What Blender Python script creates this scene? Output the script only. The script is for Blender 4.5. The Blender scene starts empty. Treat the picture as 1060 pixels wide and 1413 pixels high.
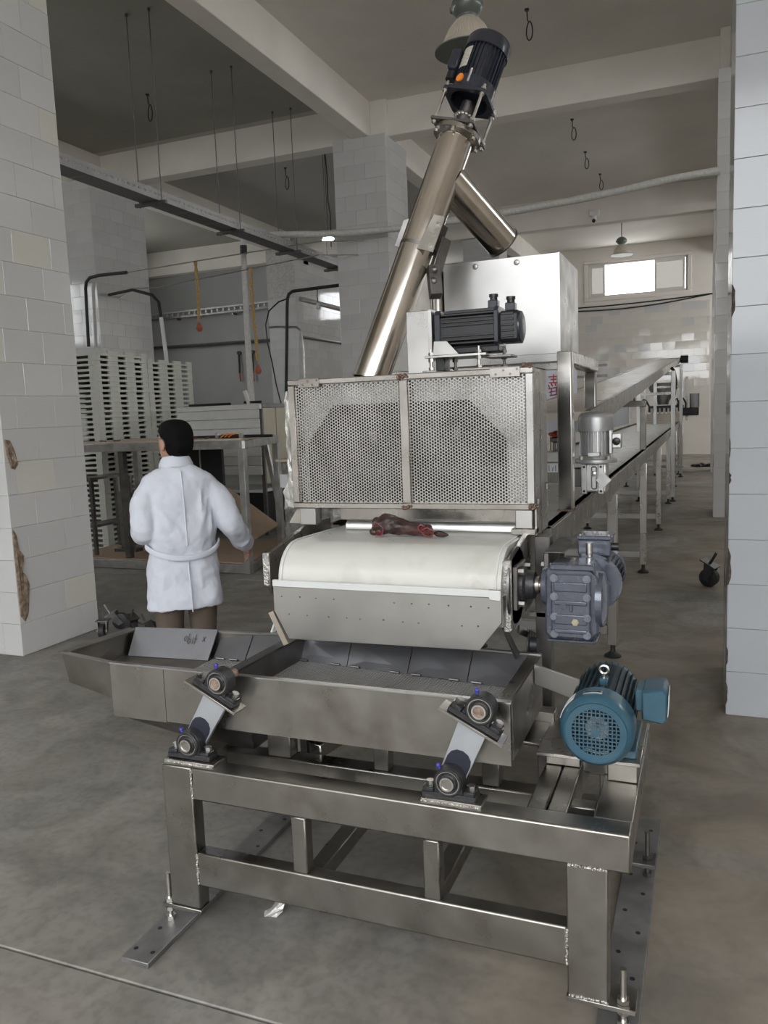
import bpy, bmesh, math, random
from mathutils import Vector, Matrix, Euler
R = math.radians
V = Vector
rng = random.Random(7)
scene = bpy.context.scene
COL = scene.collection

# ------------------------------------------------------------------ camera
cam_data = bpy.data.cameras.new('camera')
cam = bpy.data.objects.new('camera', cam_data)
COL.objects.link(cam)
scene.camera = cam
cam_data.sensor_fit = 'VERTICAL'
cam_data.sensor_height = 36.0
cam_data.lens = 1103.0 / 1413.0 * 36.0
cam_data.clip_start = 0.05
cam_data.clip_end = 200
_y, _p, _r = R(22.0), R(7.06), R(2.2)
fw = V((-math.sin(_y) * math.cos(_p), math.cos(_y) * math.cos(_p), -math.sin(_p)))
rt = V((math.cos(_y), math.sin(_y), 0))
up = rt.cross(fw)
rt2 = math.cos(_r) * rt - math.sin(_r) * up
up2 = rt2.cross(fw)
cam.matrix_world = Matrix(((rt2.x, up2.x, -fw.x, 0.0), (rt2.y, up2.y, -fw.y, 0.0), (rt2.z, up2.z, -fw.z, 1.70), (0, 0, 0, 1)))

# ------------------------------------------------------------------ world, daylight, exposure
world = bpy.data.worlds.new('overcast_sky')
scene.world = world
world.use_nodes = True
_bg = world.node_tree.nodes['Background']
_bg.inputs[0].default_value = (0.95, 0.975, 1.0, 1)
_bg.inputs[1].default_value = 5.6
scene.view_settings.view_transform = 'Standard'
scene.view_settings.look = 'None'
scene.view_settings.gamma = 1.0
scene.view_settings.use_curve_mapping = False
scene.view_settings.exposure = 0.14


def portal(loc, rot, sx, sy):
    l = bpy.data.lights.new('daylight_opening', 'AREA')
    l.shape = 'RECTANGLE'
    l.size, l.size_y = sx, sy
    l.cycles.is_portal = True
    o = bpy.data.objects.new('daylight_opening', l)
    o.location, o.rotation_euler = loc, rot
    COL.objects.link(o)


portal((-2.0, -3.55, 2.9), (R(90), 0, 0), 13, 5.8)             # the wide loading doorway behind the camera
for _y0, _l, _z0 in ((9.0, 6.9, 4.6), (18.7, 3.2, 3.4), (24.2, 5.8, 3.0)):
    portal((5.75, _y0, (6.1 + _z0) / 2), (0, R(90), 0), 6.1 - _z0, _l)         # unseen windows added in the right wall
for _y0 in (7.0, 15.5):
    portal((-16.25, _y0, 4.75), (0, R(-90), 0), 1.7, 6.0)      # high windows of the left wall
portal((-2.05, 27.75, 5.72), (R(-90), 0, 0), 3.1, 1.1)         # windows of the far wall
portal((-8.2, 27.75, 5.72), (R(-90), 0, 0), 2.4, 1.1)

# ------------------------------------------------------------------ helpers
ORG = {}


class MB:
    """collects shapes in world coordinates; build() links them as one mesh object"""

    def __init__(s, M=None):
        s.v, s.f, s.M = [], [], M

    def add(s, vs, fs):
        b = len(s.v)
        if s.M is not None:
            vs = [s.M @ V(p) for p in vs]
        s.v += [tuple(p) for p in vs]
        s.f += [tuple(i + b for i in f) for f in fs]
        return s

    def box(s, x0, x1, y0, y1, z0, z1):
        return s.add([(x0, y0, z0), (x1, y0, z0), (x1, y1, z0), (x0, y1, z0), (x0, y0, z1), (x1, y0, z1), (x1, y1, z1), (x0, y1, z1)],
                     [(0, 3, 2, 1), (4, 5, 6, 7), (0, 1, 5, 4), (1, 2, 6, 5), (2, 3, 7, 6), (3, 0, 4, 7)])

    def hexa(s, c):
        """eight free corners: bottom four counter-clockwise, then top four"""
        return s.add(c, [(0, 3, 2, 1), (4, 5, 6, 7), (0, 1, 5, 4), (1, 2, 6, 5), (2, 3, 7, 6), (3, 0, 4, 7)])

    def bar(s, p0, p1, w, h, upv=(0, 0, 1)):
        """square bar from p0 to p1, w across, h along upv"""
        p0, p1 = V(p0), V(p1)
        d = (p1 - p0).normalized()
        u = V(upv)
        sd = d.cross(u)
        if sd.length < 1e-5:
            sd = d.cross(V((0, 1, 0)))
        sd.normalize()
        u = sd.cross(d)
        a, b = sd * w / 2, u * h / 2
        return s.hexa([p0 - a - b, p0 + a - b, p1 + a - b, p1 - a - b, p0 - a + b, p0 + a + b, p1 + a + b, p1 - a + b])

    def prism(s, pts, vec):
        n = len(pts)
        vec = V(vec)
        vs = [V(p) for p in pts] + [V(p) + vec for p in pts]
        fs = [tuple(range(n))[::-1], tuple(range(n, 2 * n))] + [(i, (i + 1) % n, n + (i + 1) % n, n + i) for i in range(n)]
        nrm = V((0, 0, 0))
        for i in range(n):
            nrm += vs[i].cross(vs[(i + 1) % n])
        if nrm.dot(vec) < 0:
            fs = [f[::-1] for f in fs]
        return s.add(vs, fs)

    def lathe(s, p0, p1, prof, n=24, caps=True):
        """prof: (distance along the axis in metres from p0, radius)"""
        p0, p1 = V(p0), V(p1)
        d = (p1 - p0).normalized()
        q = V((0, 0, 1)) if abs(d.z) < 0.9 else V((1, 0, 0))
        a = d.cross(q).normalized()
        b = d.cross(a)
        vs, fs = [], []
        for t, r in prof:
            for i in range(n):
                an = 2 * math.pi * i / n
                vs.append(p0 + d * t + (a * math.cos(an) + b * math.sin(an)) * r)
        for k in range(len(prof) - 1):
            for i in range(n):
                j = (i + 1) % n
                fs.append((k * n + i, k * n + j, (k + 1) * n + j, (k + 1) * n + i))
        if caps:
            fs.append(tuple(range(n))[::-1])
            fs.append(tuple(range((len(prof) - 1) * n, len(prof) * n)))
        return s.add(vs, fs)

    def cyl(s, p0, p1, r, r1=None, n=20):
        return s.lathe(p0, p1, [(0, r), ((V(p1) - V(p0)).length, r if r1 is None else r1)], n)

    def pipe(s, p0, p1, r, ri, n=28):
        """open tube with wall thickness"""
        L = (V(p1) - V(p0)).length
        return s.lathe(p0, p1, [(0, ri), (0, r), (L, r), (L, ri), (0, ri)], n, caps=False)

    def tube(s, pts, r, n=8):
        pts = [V(p) for p in pts]
        m = len(pts)
        vs, fs = [], []
        prev = None
        for k, p in enumerate(pts):
            d = (pts[min(k + 1, m - 1)] - pts[max(k - 1, 0)]).normalized()
            if prev is None:
                q = V((0, 0, 1)) if abs(d.z) < 0.9 else V((1, 0, 0))
                a = d.cross(q).normalized()
            else:
                a = (prev - d * prev.dot(d)).normalized()
            prev = a
            b = d.cross(a)
            rr = r[k] if isinstance(r, (list, tuple)) else r
            for i in range(n):
                an = 2 * math.pi * i / n
                vs.append(p + (a * math.cos(an) + b * math.sin(an)) * rr)
        for k in range(m - 1):
            for i in range(n):
                j = (i + 1) % n
                fs.append((k * n + i, k * n + j, (k + 1) * n + j, (k + 1) * n + i))
        fs.append(tuple(range(n))[::-1])
        fs.append(tuple(range((m - 1) * n, m * n)))
        return s.add(vs, fs)

    def loft(s, rings, caps=True):
        n, m = len(rings[0]), len(rings)
        vs = [p for r_ in rings for p in r_]
        fs = []
        for k in range(m - 1):
            for i in range(n):
                j = (i + 1) % n
                fs.append((k * n + i, k * n + j, (k + 1) * n + j, (k + 1) * n + i))
        if caps:
            fs.append(tuple(range(n))[::-1])
            fs.append(tuple(range((m - 1) * n, m * n)))
        return s.add(vs, fs)

    def ball(s, c, rx, ry=None, rz=None, n=14, m=9):
        ry, rz = ry or rx, rz or rx
        rings = []
        for k in range(m):
            t = math.pi * (0.04 + 0.92 * k / (m - 1))
            rings.append([(c[0] + rx * math.sin(t) * math.cos(2 * math.pi * i / n), c[1] + ry * math.sin(t) * math.sin(2 * math.pi * i / n), c[2] - rz * math.cos(t)) for i in range(n)])
        return s.loft(rings)

    def nut(s, p0, p1, r):
        return s.cyl(p0, p1, r, n=6)

    def build(s, name, mat, parent=None, bevel=0.0, smooth=True, loc=None, seg=1, angle=38):
        if parent is not None:
            org = ORG[parent.name]
        elif loc is not None:
            org = V(loc)
        else:
            xs, ys, zs = zip(*s.v)
            org = V(((min(xs) + max(xs)) / 2, (min(ys) + max(ys)) / 2, min(zs)))
        me = bpy.data.meshes.new(name)
        me.from_pydata([(p[0] - org.x, p[1] - org.y, p[2] - org.z) for p in s.v], [], s.f)
        bm = bmesh.new()
        bm.from_mesh(me)
        bmesh.ops.recalc_face_normals(bm, faces=bm.faces)
        if smooth:
            lim = R(angle)
            for f in bm.faces:
                f.smooth = True
            for e in bm.edges:
                e.smooth = len(e.link_faces) == 2 and e.calc_face_angle(0) < lim
        bm.to_mesh(me)
        bm.free()
        me.materials.append(mat)
        o = bpy.data.objects.new(name, me)
        COL.objects.link(o)
        if parent is not None:
            o.parent = parent
        else:
            o.location = org
        ORG[o.name] = org
        if bevel:
            b = o.modifiers.new('bevel', 'BEVEL')
            b.width, b.segments, b.limit_method = bevel, seg, 'ANGLE'
            b.harden_normals = False
        return o


def tag(o, label, cat, group=None, kind=None):
    if label: o['label'] = label
    if cat: o['category'] = cat
    if group: o['group'] = group
    if kind: o['kind'] = kind
    return o


def thing(name, label, cat, loc, group=None):
    o = bpy.data.objects.new(name, None)
    o.empty_display_size = 0.1
    COL.objects.link(o)
    o.location = loc
    ORG[o.name] = V(loc)
    return tag(o, label, cat, group)


def lab(o, text):
    o['label'] = text
    return o


# ------------------------------------------------------------------ materials
def mat(name, base, rough=0.5, metal=0.0, var=0.0, scale=8.0, bump=0.0, bscale=60.0, stretch=None, rvar=0.0, var2=None, scale2=3.0, spec=0.5, coat=0.0):
    """principled surface: noise varies colour by +-var, roughness by rvar and adds relief; var2 = second colour in large stains"""
    m = bpy.data.materials.new(name)
    m.use_nodes = True
    nt = m.node_tree
    L = nt.links.new
    b = nt.nodes['Principled BSDF']
    b.inputs['Base Color'].default_value = (*base, 1)
    b.inputs['Roughness'].default_value = rough
    b.inputs['Metallic'].default_value = metal
    b.inputs['Specular IOR Level'].default_value = spec
    if coat:
        b.inputs['Coat Weight'].default_value = coat
    tc = nt.nodes.new('ShaderNodeTexCoord')
    src = tc.outputs['Object']
    mp = nt.nodes.new('ShaderNodeMapping')
    if stretch: mp.inputs['Scale'].default_value = stretch
    L(src, mp.inputs[0])

    def noise(sc, det=4.0, stretched=True):
        n = nt.nodes.new('ShaderNodeTexNoise')
        n.inputs['Scale'].default_value = sc
        n.inputs['Detail'].default_value = det
        L(mp.outputs[0] if stretched else src, n.inputs['Vector'])
        return n.outputs['Fac']
    col = None
    if var:
        r = nt.nodes.new('ShaderNodeValToRGB')
        r.color_ramp.elements[0].position, r.color_ramp.elements[1].position = 0.3, 0.7
        r.color_ramp.elements[0].color = (*[max(0, c * (1 - var)) for c in base], 1)
        r.color_ramp.elements[1].color = (*[min(1, c * (1 + var)) for c in base], 1)
        L(noise(scale), r.inputs[0])
        col = r.outputs[0]
    if var2:
        r2 = nt.nodes.new('ShaderNodeValToRGB')
        r2.color_ramp.elements[0].position, r2.color_ramp.elements[1].position = 0.48, 0.68
        L(noise(scale2, 6.0, False), r2.inputs[0])
        mx = nt.nodes.new('ShaderNodeMix')
        mx.data_type = 'RGBA'
        L(r2.outputs[0], mx.inputs[0])
        if col is not None: L(col, mx.inputs[6])
        else: mx.inputs[6].default_value = (*base, 1)
        mx.inputs[7].default_value = (*var2, 1)
        col = mx.outputs[2]
    if col is not None:
        L(col, b.inputs['Base Color'])
    if rvar:
        mr = nt.nodes.new('ShaderNodeMapRange')
        mr.inputs[1].default_value, mr.inputs[2].default_value = 0.3, 0.7
        mr.inputs[3].default_value, mr.inputs[4].default_value = max(0.03, rough - rvar), min(1, rough + rvar)
        L(noise(scale * 1.7), mr.inputs[0])
        L(mr.outputs[0], b.inputs['Roughness'])
    if bump:
        bp = nt.nodes.new('ShaderNodeBump')
        bp.inputs['Strength'].default_value = bump
        bp.inputs['Distance'].default_value = 0.01
        L(noise(bscale), bp.inputs['Height'])
        L(bp.outputs[0], b.inputs['Normal'])
    return m


STEEL = mat('stainless_steel', (0.46, 0.44, 0.41), 0.30, 1.0, 0.12, 5, 0.04, 26, None, 0.09, (0.34, 0.315, 0.28), 4.0)
STEEL_DULL = mat('dull_stainless_steel', (0.335, 0.32, 0.295), 0.36, 1.0, 0.16, 5, 0.06, 22, None, 0.12, (0.24, 0.222, 0.198), 5.0)
STEEL_MIRROR = mat('polished_stainless_steel', (0.60, 0.575, 0.54), 0.17, 1.0, 0.06, 3, 0.02, 14, None, 0.05)
STEEL_TUBE = mat('polished_tube_steel', (0.66, 0.61, 0.55), 0.18, 1.0, 0.08, 4, 0.015, 10, None, 0.05, (0.52, 0.44, 0.37), 4.0)
STEEL_BRIGHT = mat('bright_sheet_steel', (0.50, 0.495, 0.48), 0.33, 1.0, 0.07, 3, 0.05, 7, None, 0.08)
STEEL_PERF = mat('perforated_sheet_steel', (0.46, 0.45, 0.43), 0.27, 1.0, 0.12, 4, 0.22, 3.2, None, 0.10)
STEEL_LEG = mat('brushed_leg_steel', (0.50, 0.475, 0.44), 0.30, 1.0, 0.06, 3, 0.02, 14, None, 0.06)
STEEL_CHUTE = mat('pale_chute_sheet', (0.42, 0.41, 0.385), 0.42, 0.9, 0.07, 5, 0.05, 14, None, 0.08)
STEEL_WARM = mat('warm_sheet_edge', (0.52, 0.46, 0.38), 0.45, 0.8, 0.1, 8)
STEEL_DARK = mat('dark_blued_steel', (0.20, 0.19, 0.185), 0.42, 1.0, 0.2, 9, 0.05, 30, None, 0.1)
ALU = mat('galvanised_aluminium', (0.50, 0.50, 0.49), 0.42, 0.9, 0.12, 9, 0.04, 50, None, 0.1, (0.36, 0.36, 0.34), 6.0)
ARMBLUE = mat('pale_flat_bar', (0.52, 0.55, 0.58), 0.40, 0.75, 0.08, 7, 0.03, 50, None, 0.06)
WELD = mat('weld_bead', (0.62, 0.60, 0.57), 0.35, 1.0, 0.3, 60, 0.8, 160)
BURN = mat('heat_tinted_weld', (0.20, 0.13, 0.10), 0.6, 0.6, 0.4, 60, 0.6, 120)
CAST = mat('black_cast_iron', (0.022, 0.022, 0.024), 0.42, 0.0, 0.3, 30, 0.25, 90, None, 0.1)
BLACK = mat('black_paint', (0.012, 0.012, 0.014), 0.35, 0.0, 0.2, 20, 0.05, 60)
BLACK_NAVY = mat('navy_black_paint', (0.018, 0.021, 0.032), 0.30, 0.0, 0.15, 20, 0.04, 60, coat=0.3)
RUBBER = mat('black_rubber', (0.018, 0.018, 0.018), 0.6, 0.0, 0.2, 20)
ZINC = mat('zinc_bolt', (0.66, 0.64, 0.60), 0.28, 1.0, 0.1, 40)
TEAL = mat('teal_motor_paint', (0.030, 0.088, 0.128), 0.34, 0.0, 0.10, 12, 0.06, 70, None, 0.06, (0.045, 0.098, 0.13), 9.0, coat=0.25)
TEAL_DARK = mat('dark_teal_fins', (0.018, 0.034, 0.042), 0.5, 0.0, 0.25, 18, 0.08, 70)  # darker teal for the body and fins
SLATE = mat('slate_grey_paint', (0.095, 0.105, 0.135), 0.24, 0.35, 0.14, 18, 0.14, 60, None, 0.05, coat=0.5)
SLATE_EDGE = mat('worn_slate_bolt', (0.20, 0.215, 0.25), 0.3, 0.5, 0.15, 30)
MOTORGREY = mat('grey_motor_casting', (0.36, 0.36, 0.36), 0.38, 0.6, 0.10, 14, 0.06, 80)
ALUCAST = mat('aluminium_casting', (0.60, 0.60, 0.59), 0.34, 0.9, 0.10, 18, 0.08, 80)
PLASTER = mat('grey_white_plaster', (0.76, 0.715, 0.655), 0.85, 0, 0.04, 1.4, 0.10, 30, None, 0, (0.70, 0.655, 0.60), 0.6)
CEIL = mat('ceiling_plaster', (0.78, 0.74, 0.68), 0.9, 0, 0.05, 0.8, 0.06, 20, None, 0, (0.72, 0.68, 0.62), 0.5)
CEIL_LEFT = mat('shaded_ceiling_plaster', (0.34, 0.33, 0.28), 0.9, 0, 0.08, 0.8, 0.06, 20, None, 0, (0.31, 0.30, 0.255), 0.5)  # ceiling plaster darkened: the left bays' shade is put into its colour
CEIL_MID = mat('half_shaded_ceiling_plaster', (0.50, 0.485, 0.45), 0.9, 0, 0.06, 0.8, 0.06, 20)  # mid copy: the weaker shade further back is put into its colour
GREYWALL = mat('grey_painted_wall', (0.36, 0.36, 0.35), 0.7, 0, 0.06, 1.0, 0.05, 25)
BEAM = mat('painted_beam', (0.80, 0.755, 0.69), 0.8, 0, 0.05, 1.5, 0.08, 30)
GROUT = mat('pale_grout', (0.47, 0.46, 0.435), 0.9, 0, 0.15, 20, 0.2, 80)
TILE_A = mat('grey_white_glazed_tile', (0.56, 0.555, 0.545), 0.08, 0, 0.03, 2, 0.012, 5, None, 0.02, spec=0.75)
TILE_B = mat('cream_glazed_tile', (0.605, 0.59, 0.53), 0.09, 0, 0.03, 2, 0.012, 5, None, 0.02, spec=0.75)
TILE_C = mat('light_grey_glazed_tile', (0.59, 0.585, 0.575), 0.08, 0, 0.03, 2, 0.012, 5, None, 0.02, spec=0.75)
TILE_WALL = mat('far_wall_glazed_tile', (0.68, 0.64, 0.585), 0.07, 0, 0.03, 2, 0.012, 5, None, 0.02, spec=0.8)
TILE_D = mat('blue_grey_glazed_tile', (0.43, 0.45, 0.475), 0.12, 0, 0.03, 2, 0.012, 5, None, 0.03)
MORTAR = mat('broken_brown_mortar', (0.23, 0.17, 0.12), 0.95, 0, 0.5, 30, 0.9, 60)
BELT = mat('white_belt', (0.57, 0.565, 0.525), 0.32, 0, 0.03, 5, 0.03, 12, None, 0.06, (0.49, 0.48, 0.435), 7.0)
UHMW = mat('white_plastic_strip', (0.62, 0.63, 0.61), 0.4, 0, 0.03, 8)
BELT_TAN = mat('tan_belt', (0.52, 0.465, 0.39), 0.35, 0, 0.08, 3, 0.02, 12, None, 0.08)
CRATE = mat('off_white_crate_plastic', (0.56, 0.57, 0.51), 0.5, 0, 0.06, 5)
WHITE = mat('white_paint', (0.68, 0.68, 0.66), 0.5, 0, 0.06, 6)
BEIGE = mat('beige_panel', (0.50, 0.46, 0.35), 0.6, 0, 0.06, 6)
PLY = mat('brown_plywood', (0.37, 0.27, 0.19), 0.7, 0, 0.12, 8, 0.05, 40, (1, 8, 1), 0)
PLY_PALE = mat('pale_plywood', (0.50, 0.42, 0.34), 0.7, 0, 0.10, 8, 0.05, 40, (8, 1, 1), 0)
FOIL = mat('crumpled_film', (0.50, 0.49, 0.46), 0.3, 0.5, 0.3, 25, 0.6, 30)
FOILGREY = mat('grey_crumpled_film', (0.30, 0.295, 0.28), 0.35, 0.3, 0.4, 18, 0.7, 22)
PAPER = mat('white_paper', (0.72, 0.73, 0.74), 0.8, 0, 0.04, 8)
INK = mat('dark_ink', (0.05, 0.05, 0.055), 0.7)
REDINK = mat('red_marker', (0.45, 0.05, 0.06), 0.7)
ORANGE = mat('orange_cap', (0.85, 0.25, 0.03), 0.4, 0, 0.1, 20)
BLUECAP = mat('blue_grease_cap', (0.05, 0.05, 0.32), 0.4)
CORD_TAN = mat('tan_rope', (0.50, 0.32, 0.13), 0.8, 0, 0.3, 60, 0.5, 200)
CORD_RED = mat('red_tape_end', (0.42, 0.12, 0.07), 0.8, 0, 0.3, 60)
PIPEWRAP = mat('white_wrapped_pipe', (0.60, 0.59, 0.56), 0.7, 0, 0.12, 30, 0.5, 45)
LAMPSHADE = mat('cream_ribbed_shade', (0.66, 0.60, 0.50), 0.35, 0, 0.04, 8)
LAMPGREEN = mat('grey_green_enamel', (0.115, 0.13, 0.115), 0.28, 0, 0.08, 10, coat=0.3)
COATCLOTH = mat('white_cotton', (0.58, 0.60, 0.66), 0.85, 0, 0.02, 10, 0.05, 30)
SKIN = mat('skin', (0.42, 0.235, 0.165), 0.55, 0, 0.08, 14)
HAIR = mat('black_hair', (0.004, 0.004, 0.004), 0.75, 0, 0.3, 40, 0.6, 140, spec=0.12)
TROUSER = mat('brown_trousers', (0.105, 0.08, 0.06), 0.85, 0, 0.12, 12, 0.1, 120)
MEAT = mat('dark_meat', (0.035, 0.020, 0.016), 0.45, 0, 0.5, 18, 0.6, 40, None, 0.1, (0.07, 0.02, 0.018), 12.0)
CHIP = mat('dark_chipped_mortar', (0.085, 0.065, 0.052), 0.95, 0, 0.5, 40, 0.8, 80)
MEATRED = mat('red_cut_meat', (0.19, 0.040, 0.042), 0.4, 0, 0.4, 60, 0.4, 80)
ALUSASH = mat('white_window_sash', (0.66, 0.64, 0.60), 0.5, 0, 0.03, 8)


def emit(name, c, s):
    m = bpy.data.materials.new(name)
    m.use_nodes = True
    b = m.node_tree.nodes['Principled BSDF']
    b.inputs['Emission Color'].default_value = (*c, 1)
    b.inputs['Emission Strength'].default_value = s
    return m


def glass(name, col, rough, trans):
    m = bpy.data.materials.new(name)
    m.use_nodes = True
    nt = m.node_tree
    b = nt.nodes['Principled BSDF']
    b.inputs['Base Color'].default_value = (*col, 1)
    b.inputs['Roughness'].default_value = rough
    b.inputs['Transmission Weight'].default_value = trans
    n = nt.nodes.new('ShaderNodeTexNoise')
    n.inputs['Scale'].default_value = 25
    bp = nt.nodes.new('ShaderNodeBump')
    bp.inputs['Strength'].default_value = 0.5
    nt.links.new(n.outputs['Fac'], bp.inputs['Height'])
    nt.links.new(bp.outputs[0], b.inputs['Normal'])
    return m


FROST = glass('frosted_glass', (0.16, 0.15, 0.135), 0.5, 0.75)


def floor_mat():
    m = mat('worn_concrete', (0.235, 0.222, 0.205), 0.5, 0, 0.0, 1, 0.22, 7, None, 0.0)
    nt = m.node_tree
    L = nt.links.new
    b = nt.nodes['Principled BSDF']
    tc = nt.nodes.new('ShaderNodeTexCoord')

    def nz(sc, det, dist=0.0):
        n = nt.nodes.new('ShaderNodeTexNoise')
        n.inputs['Scale'].default_value, n.inputs['Detail'].default_value = sc, det
        n.inputs['Distortion'].default_value = dist
        L(tc.outputs['Object'], n.inputs['Vector'])
        return n.outputs['Fac']

    def ramp(f, p0, c0, p1, c1):
        r = nt.nodes.new('ShaderNodeValToRGB')
        r.color_ramp.elements[0].position, r.color_ramp.elements[0].color = p0, (*c0, 1)
        r.color_ramp.elements[1].position, r.color_ramp.elements[1].color = p1, (*c1, 1)
        L(f, r.inputs[0])
        return r.outputs[0]

    def mix(f, a, c, mode='MIX'):
        x = nt.nodes.new('ShaderNodeMix')
        x.data_type, x.blend_type = 'RGBA', mode
        if isinstance(f, float): x.inputs[0].default_value = f
        else: L(f, x.inputs[0])
        L(a, x.inputs[6])
        L(c, x.inputs[7])
        return x.outputs[2]
    c1 = ramp(nz(0.7, 8, 0.6), 0.32, (0.20, 0.193, 0.178), 0.72, (0.36, 0.345, 0.315))
    c2 = ramp(nz(2.6, 9, 1.2), 0.35, (0.66, 0.66, 0.65), 0.62, (1, 1, 1))
    c3 = ramp(nz(26, 6), 0.36, (0.80, 0.80, 0.80), 0.55, (1, 1, 1))
    c = mix(1.0, mix(1.0, c1, c2, 'MULTIPLY'), c3, 'MULTIPLY')
    brown = ramp(nz(0.55, 6, 0.8), 0.46, (0, 0, 0), 0.66, (1, 1, 1))
    tan = nt.nodes.new('ShaderNodeRGB')
    tan.outputs[0].default_value = (0.25, 0.205, 0.155, 1)
    sx = nt.nodes.new('ShaderNodeSeparateXYZ')
    L(tc.outputs['Object'], sx.inputs[0])
    aisle = nt.nodes.new('ShaderNodeMapRange')            # the trodden right aisle is browner
    aisle.inputs[1].default_value, aisle.inputs[2].default_value = -1.3, 0.1
    aisle.inputs[3].default_value, aisle.inputs[4].default_value = 0.25, 0.95
    L(sx.outputs[0], aisle.inputs[0])
    mb_ = nt.nodes.new('ShaderNodeMath')
    mb_.operation = 'MULTIPLY'
    L(ramp(nz(0.8, 7, 0.9), 0.30, (0, 0, 0), 0.58, (1, 1, 1)), mb_.inputs[0])
    L(aisle.outputs[0], mb_.inputs[1])
    brown = mb_.outputs[0]
    c = mix(brown, c, mix(1.0, tan.outputs[0], c2, 'MULTIPLY'))
    L(c, b.inputs['Base Color'])
    mr = nt.nodes.new('ShaderNodeMapRange')
    mr.inputs[3].default_value, mr.inputs[4].default_value = 0.28, 0.72
    L(nz(1.7, 6, 0.5), mr.inputs[0])
    L(mr.outputs[0], b.inputs['Roughness'])
    return m


CONCRETE = floor_mat()

# ------------------------------------------------------------------ large structure
def struct(name, mb, m, parent=None, bevel=0.0):
    o = mb.build(name, m, parent, bevel, loc=(0, 0, 0) if parent is None else None)
    if parent is None:
        o['kind'] = 'structure'
    return o


fl = struct('floor', MB().box(-16.6, 6.2, -4.0, 28.2, -0.30, -0.03), GROUT)
for y0, y1 in ((-4.0, 1.775), (1.783, 7.18), (7.19, 12.6), (12.61, 20.0), (20.01, 28.2)):     # cast in strips with open joints
    struct('slab', MB().box(-16.6, 6.2, y0, y1, -0.03, 0.0), CONCRETE, fl, 0.004)
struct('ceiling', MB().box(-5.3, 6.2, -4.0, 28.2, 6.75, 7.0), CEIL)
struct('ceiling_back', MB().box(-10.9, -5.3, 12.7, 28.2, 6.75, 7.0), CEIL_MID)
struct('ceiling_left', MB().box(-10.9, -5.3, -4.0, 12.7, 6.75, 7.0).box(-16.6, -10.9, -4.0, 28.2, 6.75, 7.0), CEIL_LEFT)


def wall_with_holes(name, m, axis, at, thick, a0, a1, z0, z1, holes):
    """wall along axis ('x' or 'y') at coordinate at; holes: (a0, a1, z0, z1) sorted along a"""
    mb = MB()

    def seg(p, q, r_, s_):
        if q - p < 1e-4 or s_ - r_ < 1e-4: return
        if axis == 'x': mb.box(p, q, at, at + thick, r_, s_)
        else: mb.box(at, at + thick, p, q, r_, s_)
    cur = a0
    for h0, h1, hz0, hz1 in holes:
        seg(cur, h0, z0, z1)
        seg(h0, h1, z0, hz0)
        seg(h0, h1, hz1, z1)
        cur = h1
    seg(cur, a1, z0, z1)
    return struct(name, mb, m)


W1 = (-3.62, -0.56, 5.18, 6.26)
W2 = (-9.4, -7.0, 5.18, 6.26)
wall_back = wall_with_holes('wall_back', PLASTER, 'x', 27.6, 0.3, -10.9, 6.2, 0, 6.8, [W2, W1])
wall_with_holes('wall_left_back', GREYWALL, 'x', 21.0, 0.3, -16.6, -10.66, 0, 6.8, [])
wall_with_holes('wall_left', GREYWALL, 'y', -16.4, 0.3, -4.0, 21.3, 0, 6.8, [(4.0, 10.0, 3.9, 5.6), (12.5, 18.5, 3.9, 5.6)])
wall_with_holes('wall_right', PLASTER, 'y', 5.6, 0.3, -4.0, 28.2, 0, 6.8, [(5.6, 12.4, 4.6, 6.1), (17.2, 20.2, 3.4, 6.1), (21.4, 27.0, 3.0, 6.1)])
wall_with_holes('wall_front', PLASTER, 'x', -3.7, 0.3, -16.6, 6.2, 0, 6.8, [(-8.5, 4.5, 0, 5.8)])
wall_side = struct('wall_left_side', MB().box(-11.55, -10.66, 20.42, 27.7, 0, 6.8), GROUT)

# beams
for i, (x0, x1) in enumerate(((-5.45, -5.15), (-11.05, -10.75), (0.28, 0.58))):
    struct('beam_long', MB().box(x0, x1, -3.5, 27.6, 6.19, 6.76), BEAM, None, 0.01)
for y0, zb in ((4.6, 6.19), (12.86, 6.19), (20.6, 6.06)):
    for x0, x1 in ((-16.2, -11.05), (-10.75, -5.45), (-5.15, 0.28), (0.58, 5.7)):
        struct('beam_cross', MB().box(x0, x1, y0, y0 + 0.32, zb, 6.755), BEAM, None, 0.01)

# ---- tiled pillars: every tile its own piece on the grout core
TILE_MESH = {}
TW, TH, TG = 0.375, 0.2405, 0.0018


def tile_mesh(w, h, m, thick=0.007):
    k = (round(w, 3), round(h, 3), m.name)
    if k not in TILE_MESH:
        me = bpy.data.meshes.new('tile')
        a, b, e = w / 2, h / 2, 0.0018
        vs = [(-a, 0, -b), (a, 0, -b), (a, 0, b), (-a, 0, b), (-a, -thick + e, -b), (a, -thick + e, -b), (a, -thick + e, b), (-a, -thick + e, b),
              (-a + e, -thick, -b + e), (a - e, -thick, -b + e), (a - e, -thick, b - e), (-a + e, -thick, b - e)]
        fs = [(0, 1, 5, 4), (1, 2, 6, 5), (2, 3, 7, 6), (3, 0, 4, 7), (4, 5, 9, 8), (5, 6, 10, 9), (6, 7, 11, 10), (7, 4, 8, 11), (8, 9, 10, 11)]
        me.from_pydata(vs, [], fs)
        me.materials.append(m)
        TILE_MESH[k] = me
    return TILE_MESH[k]


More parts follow.
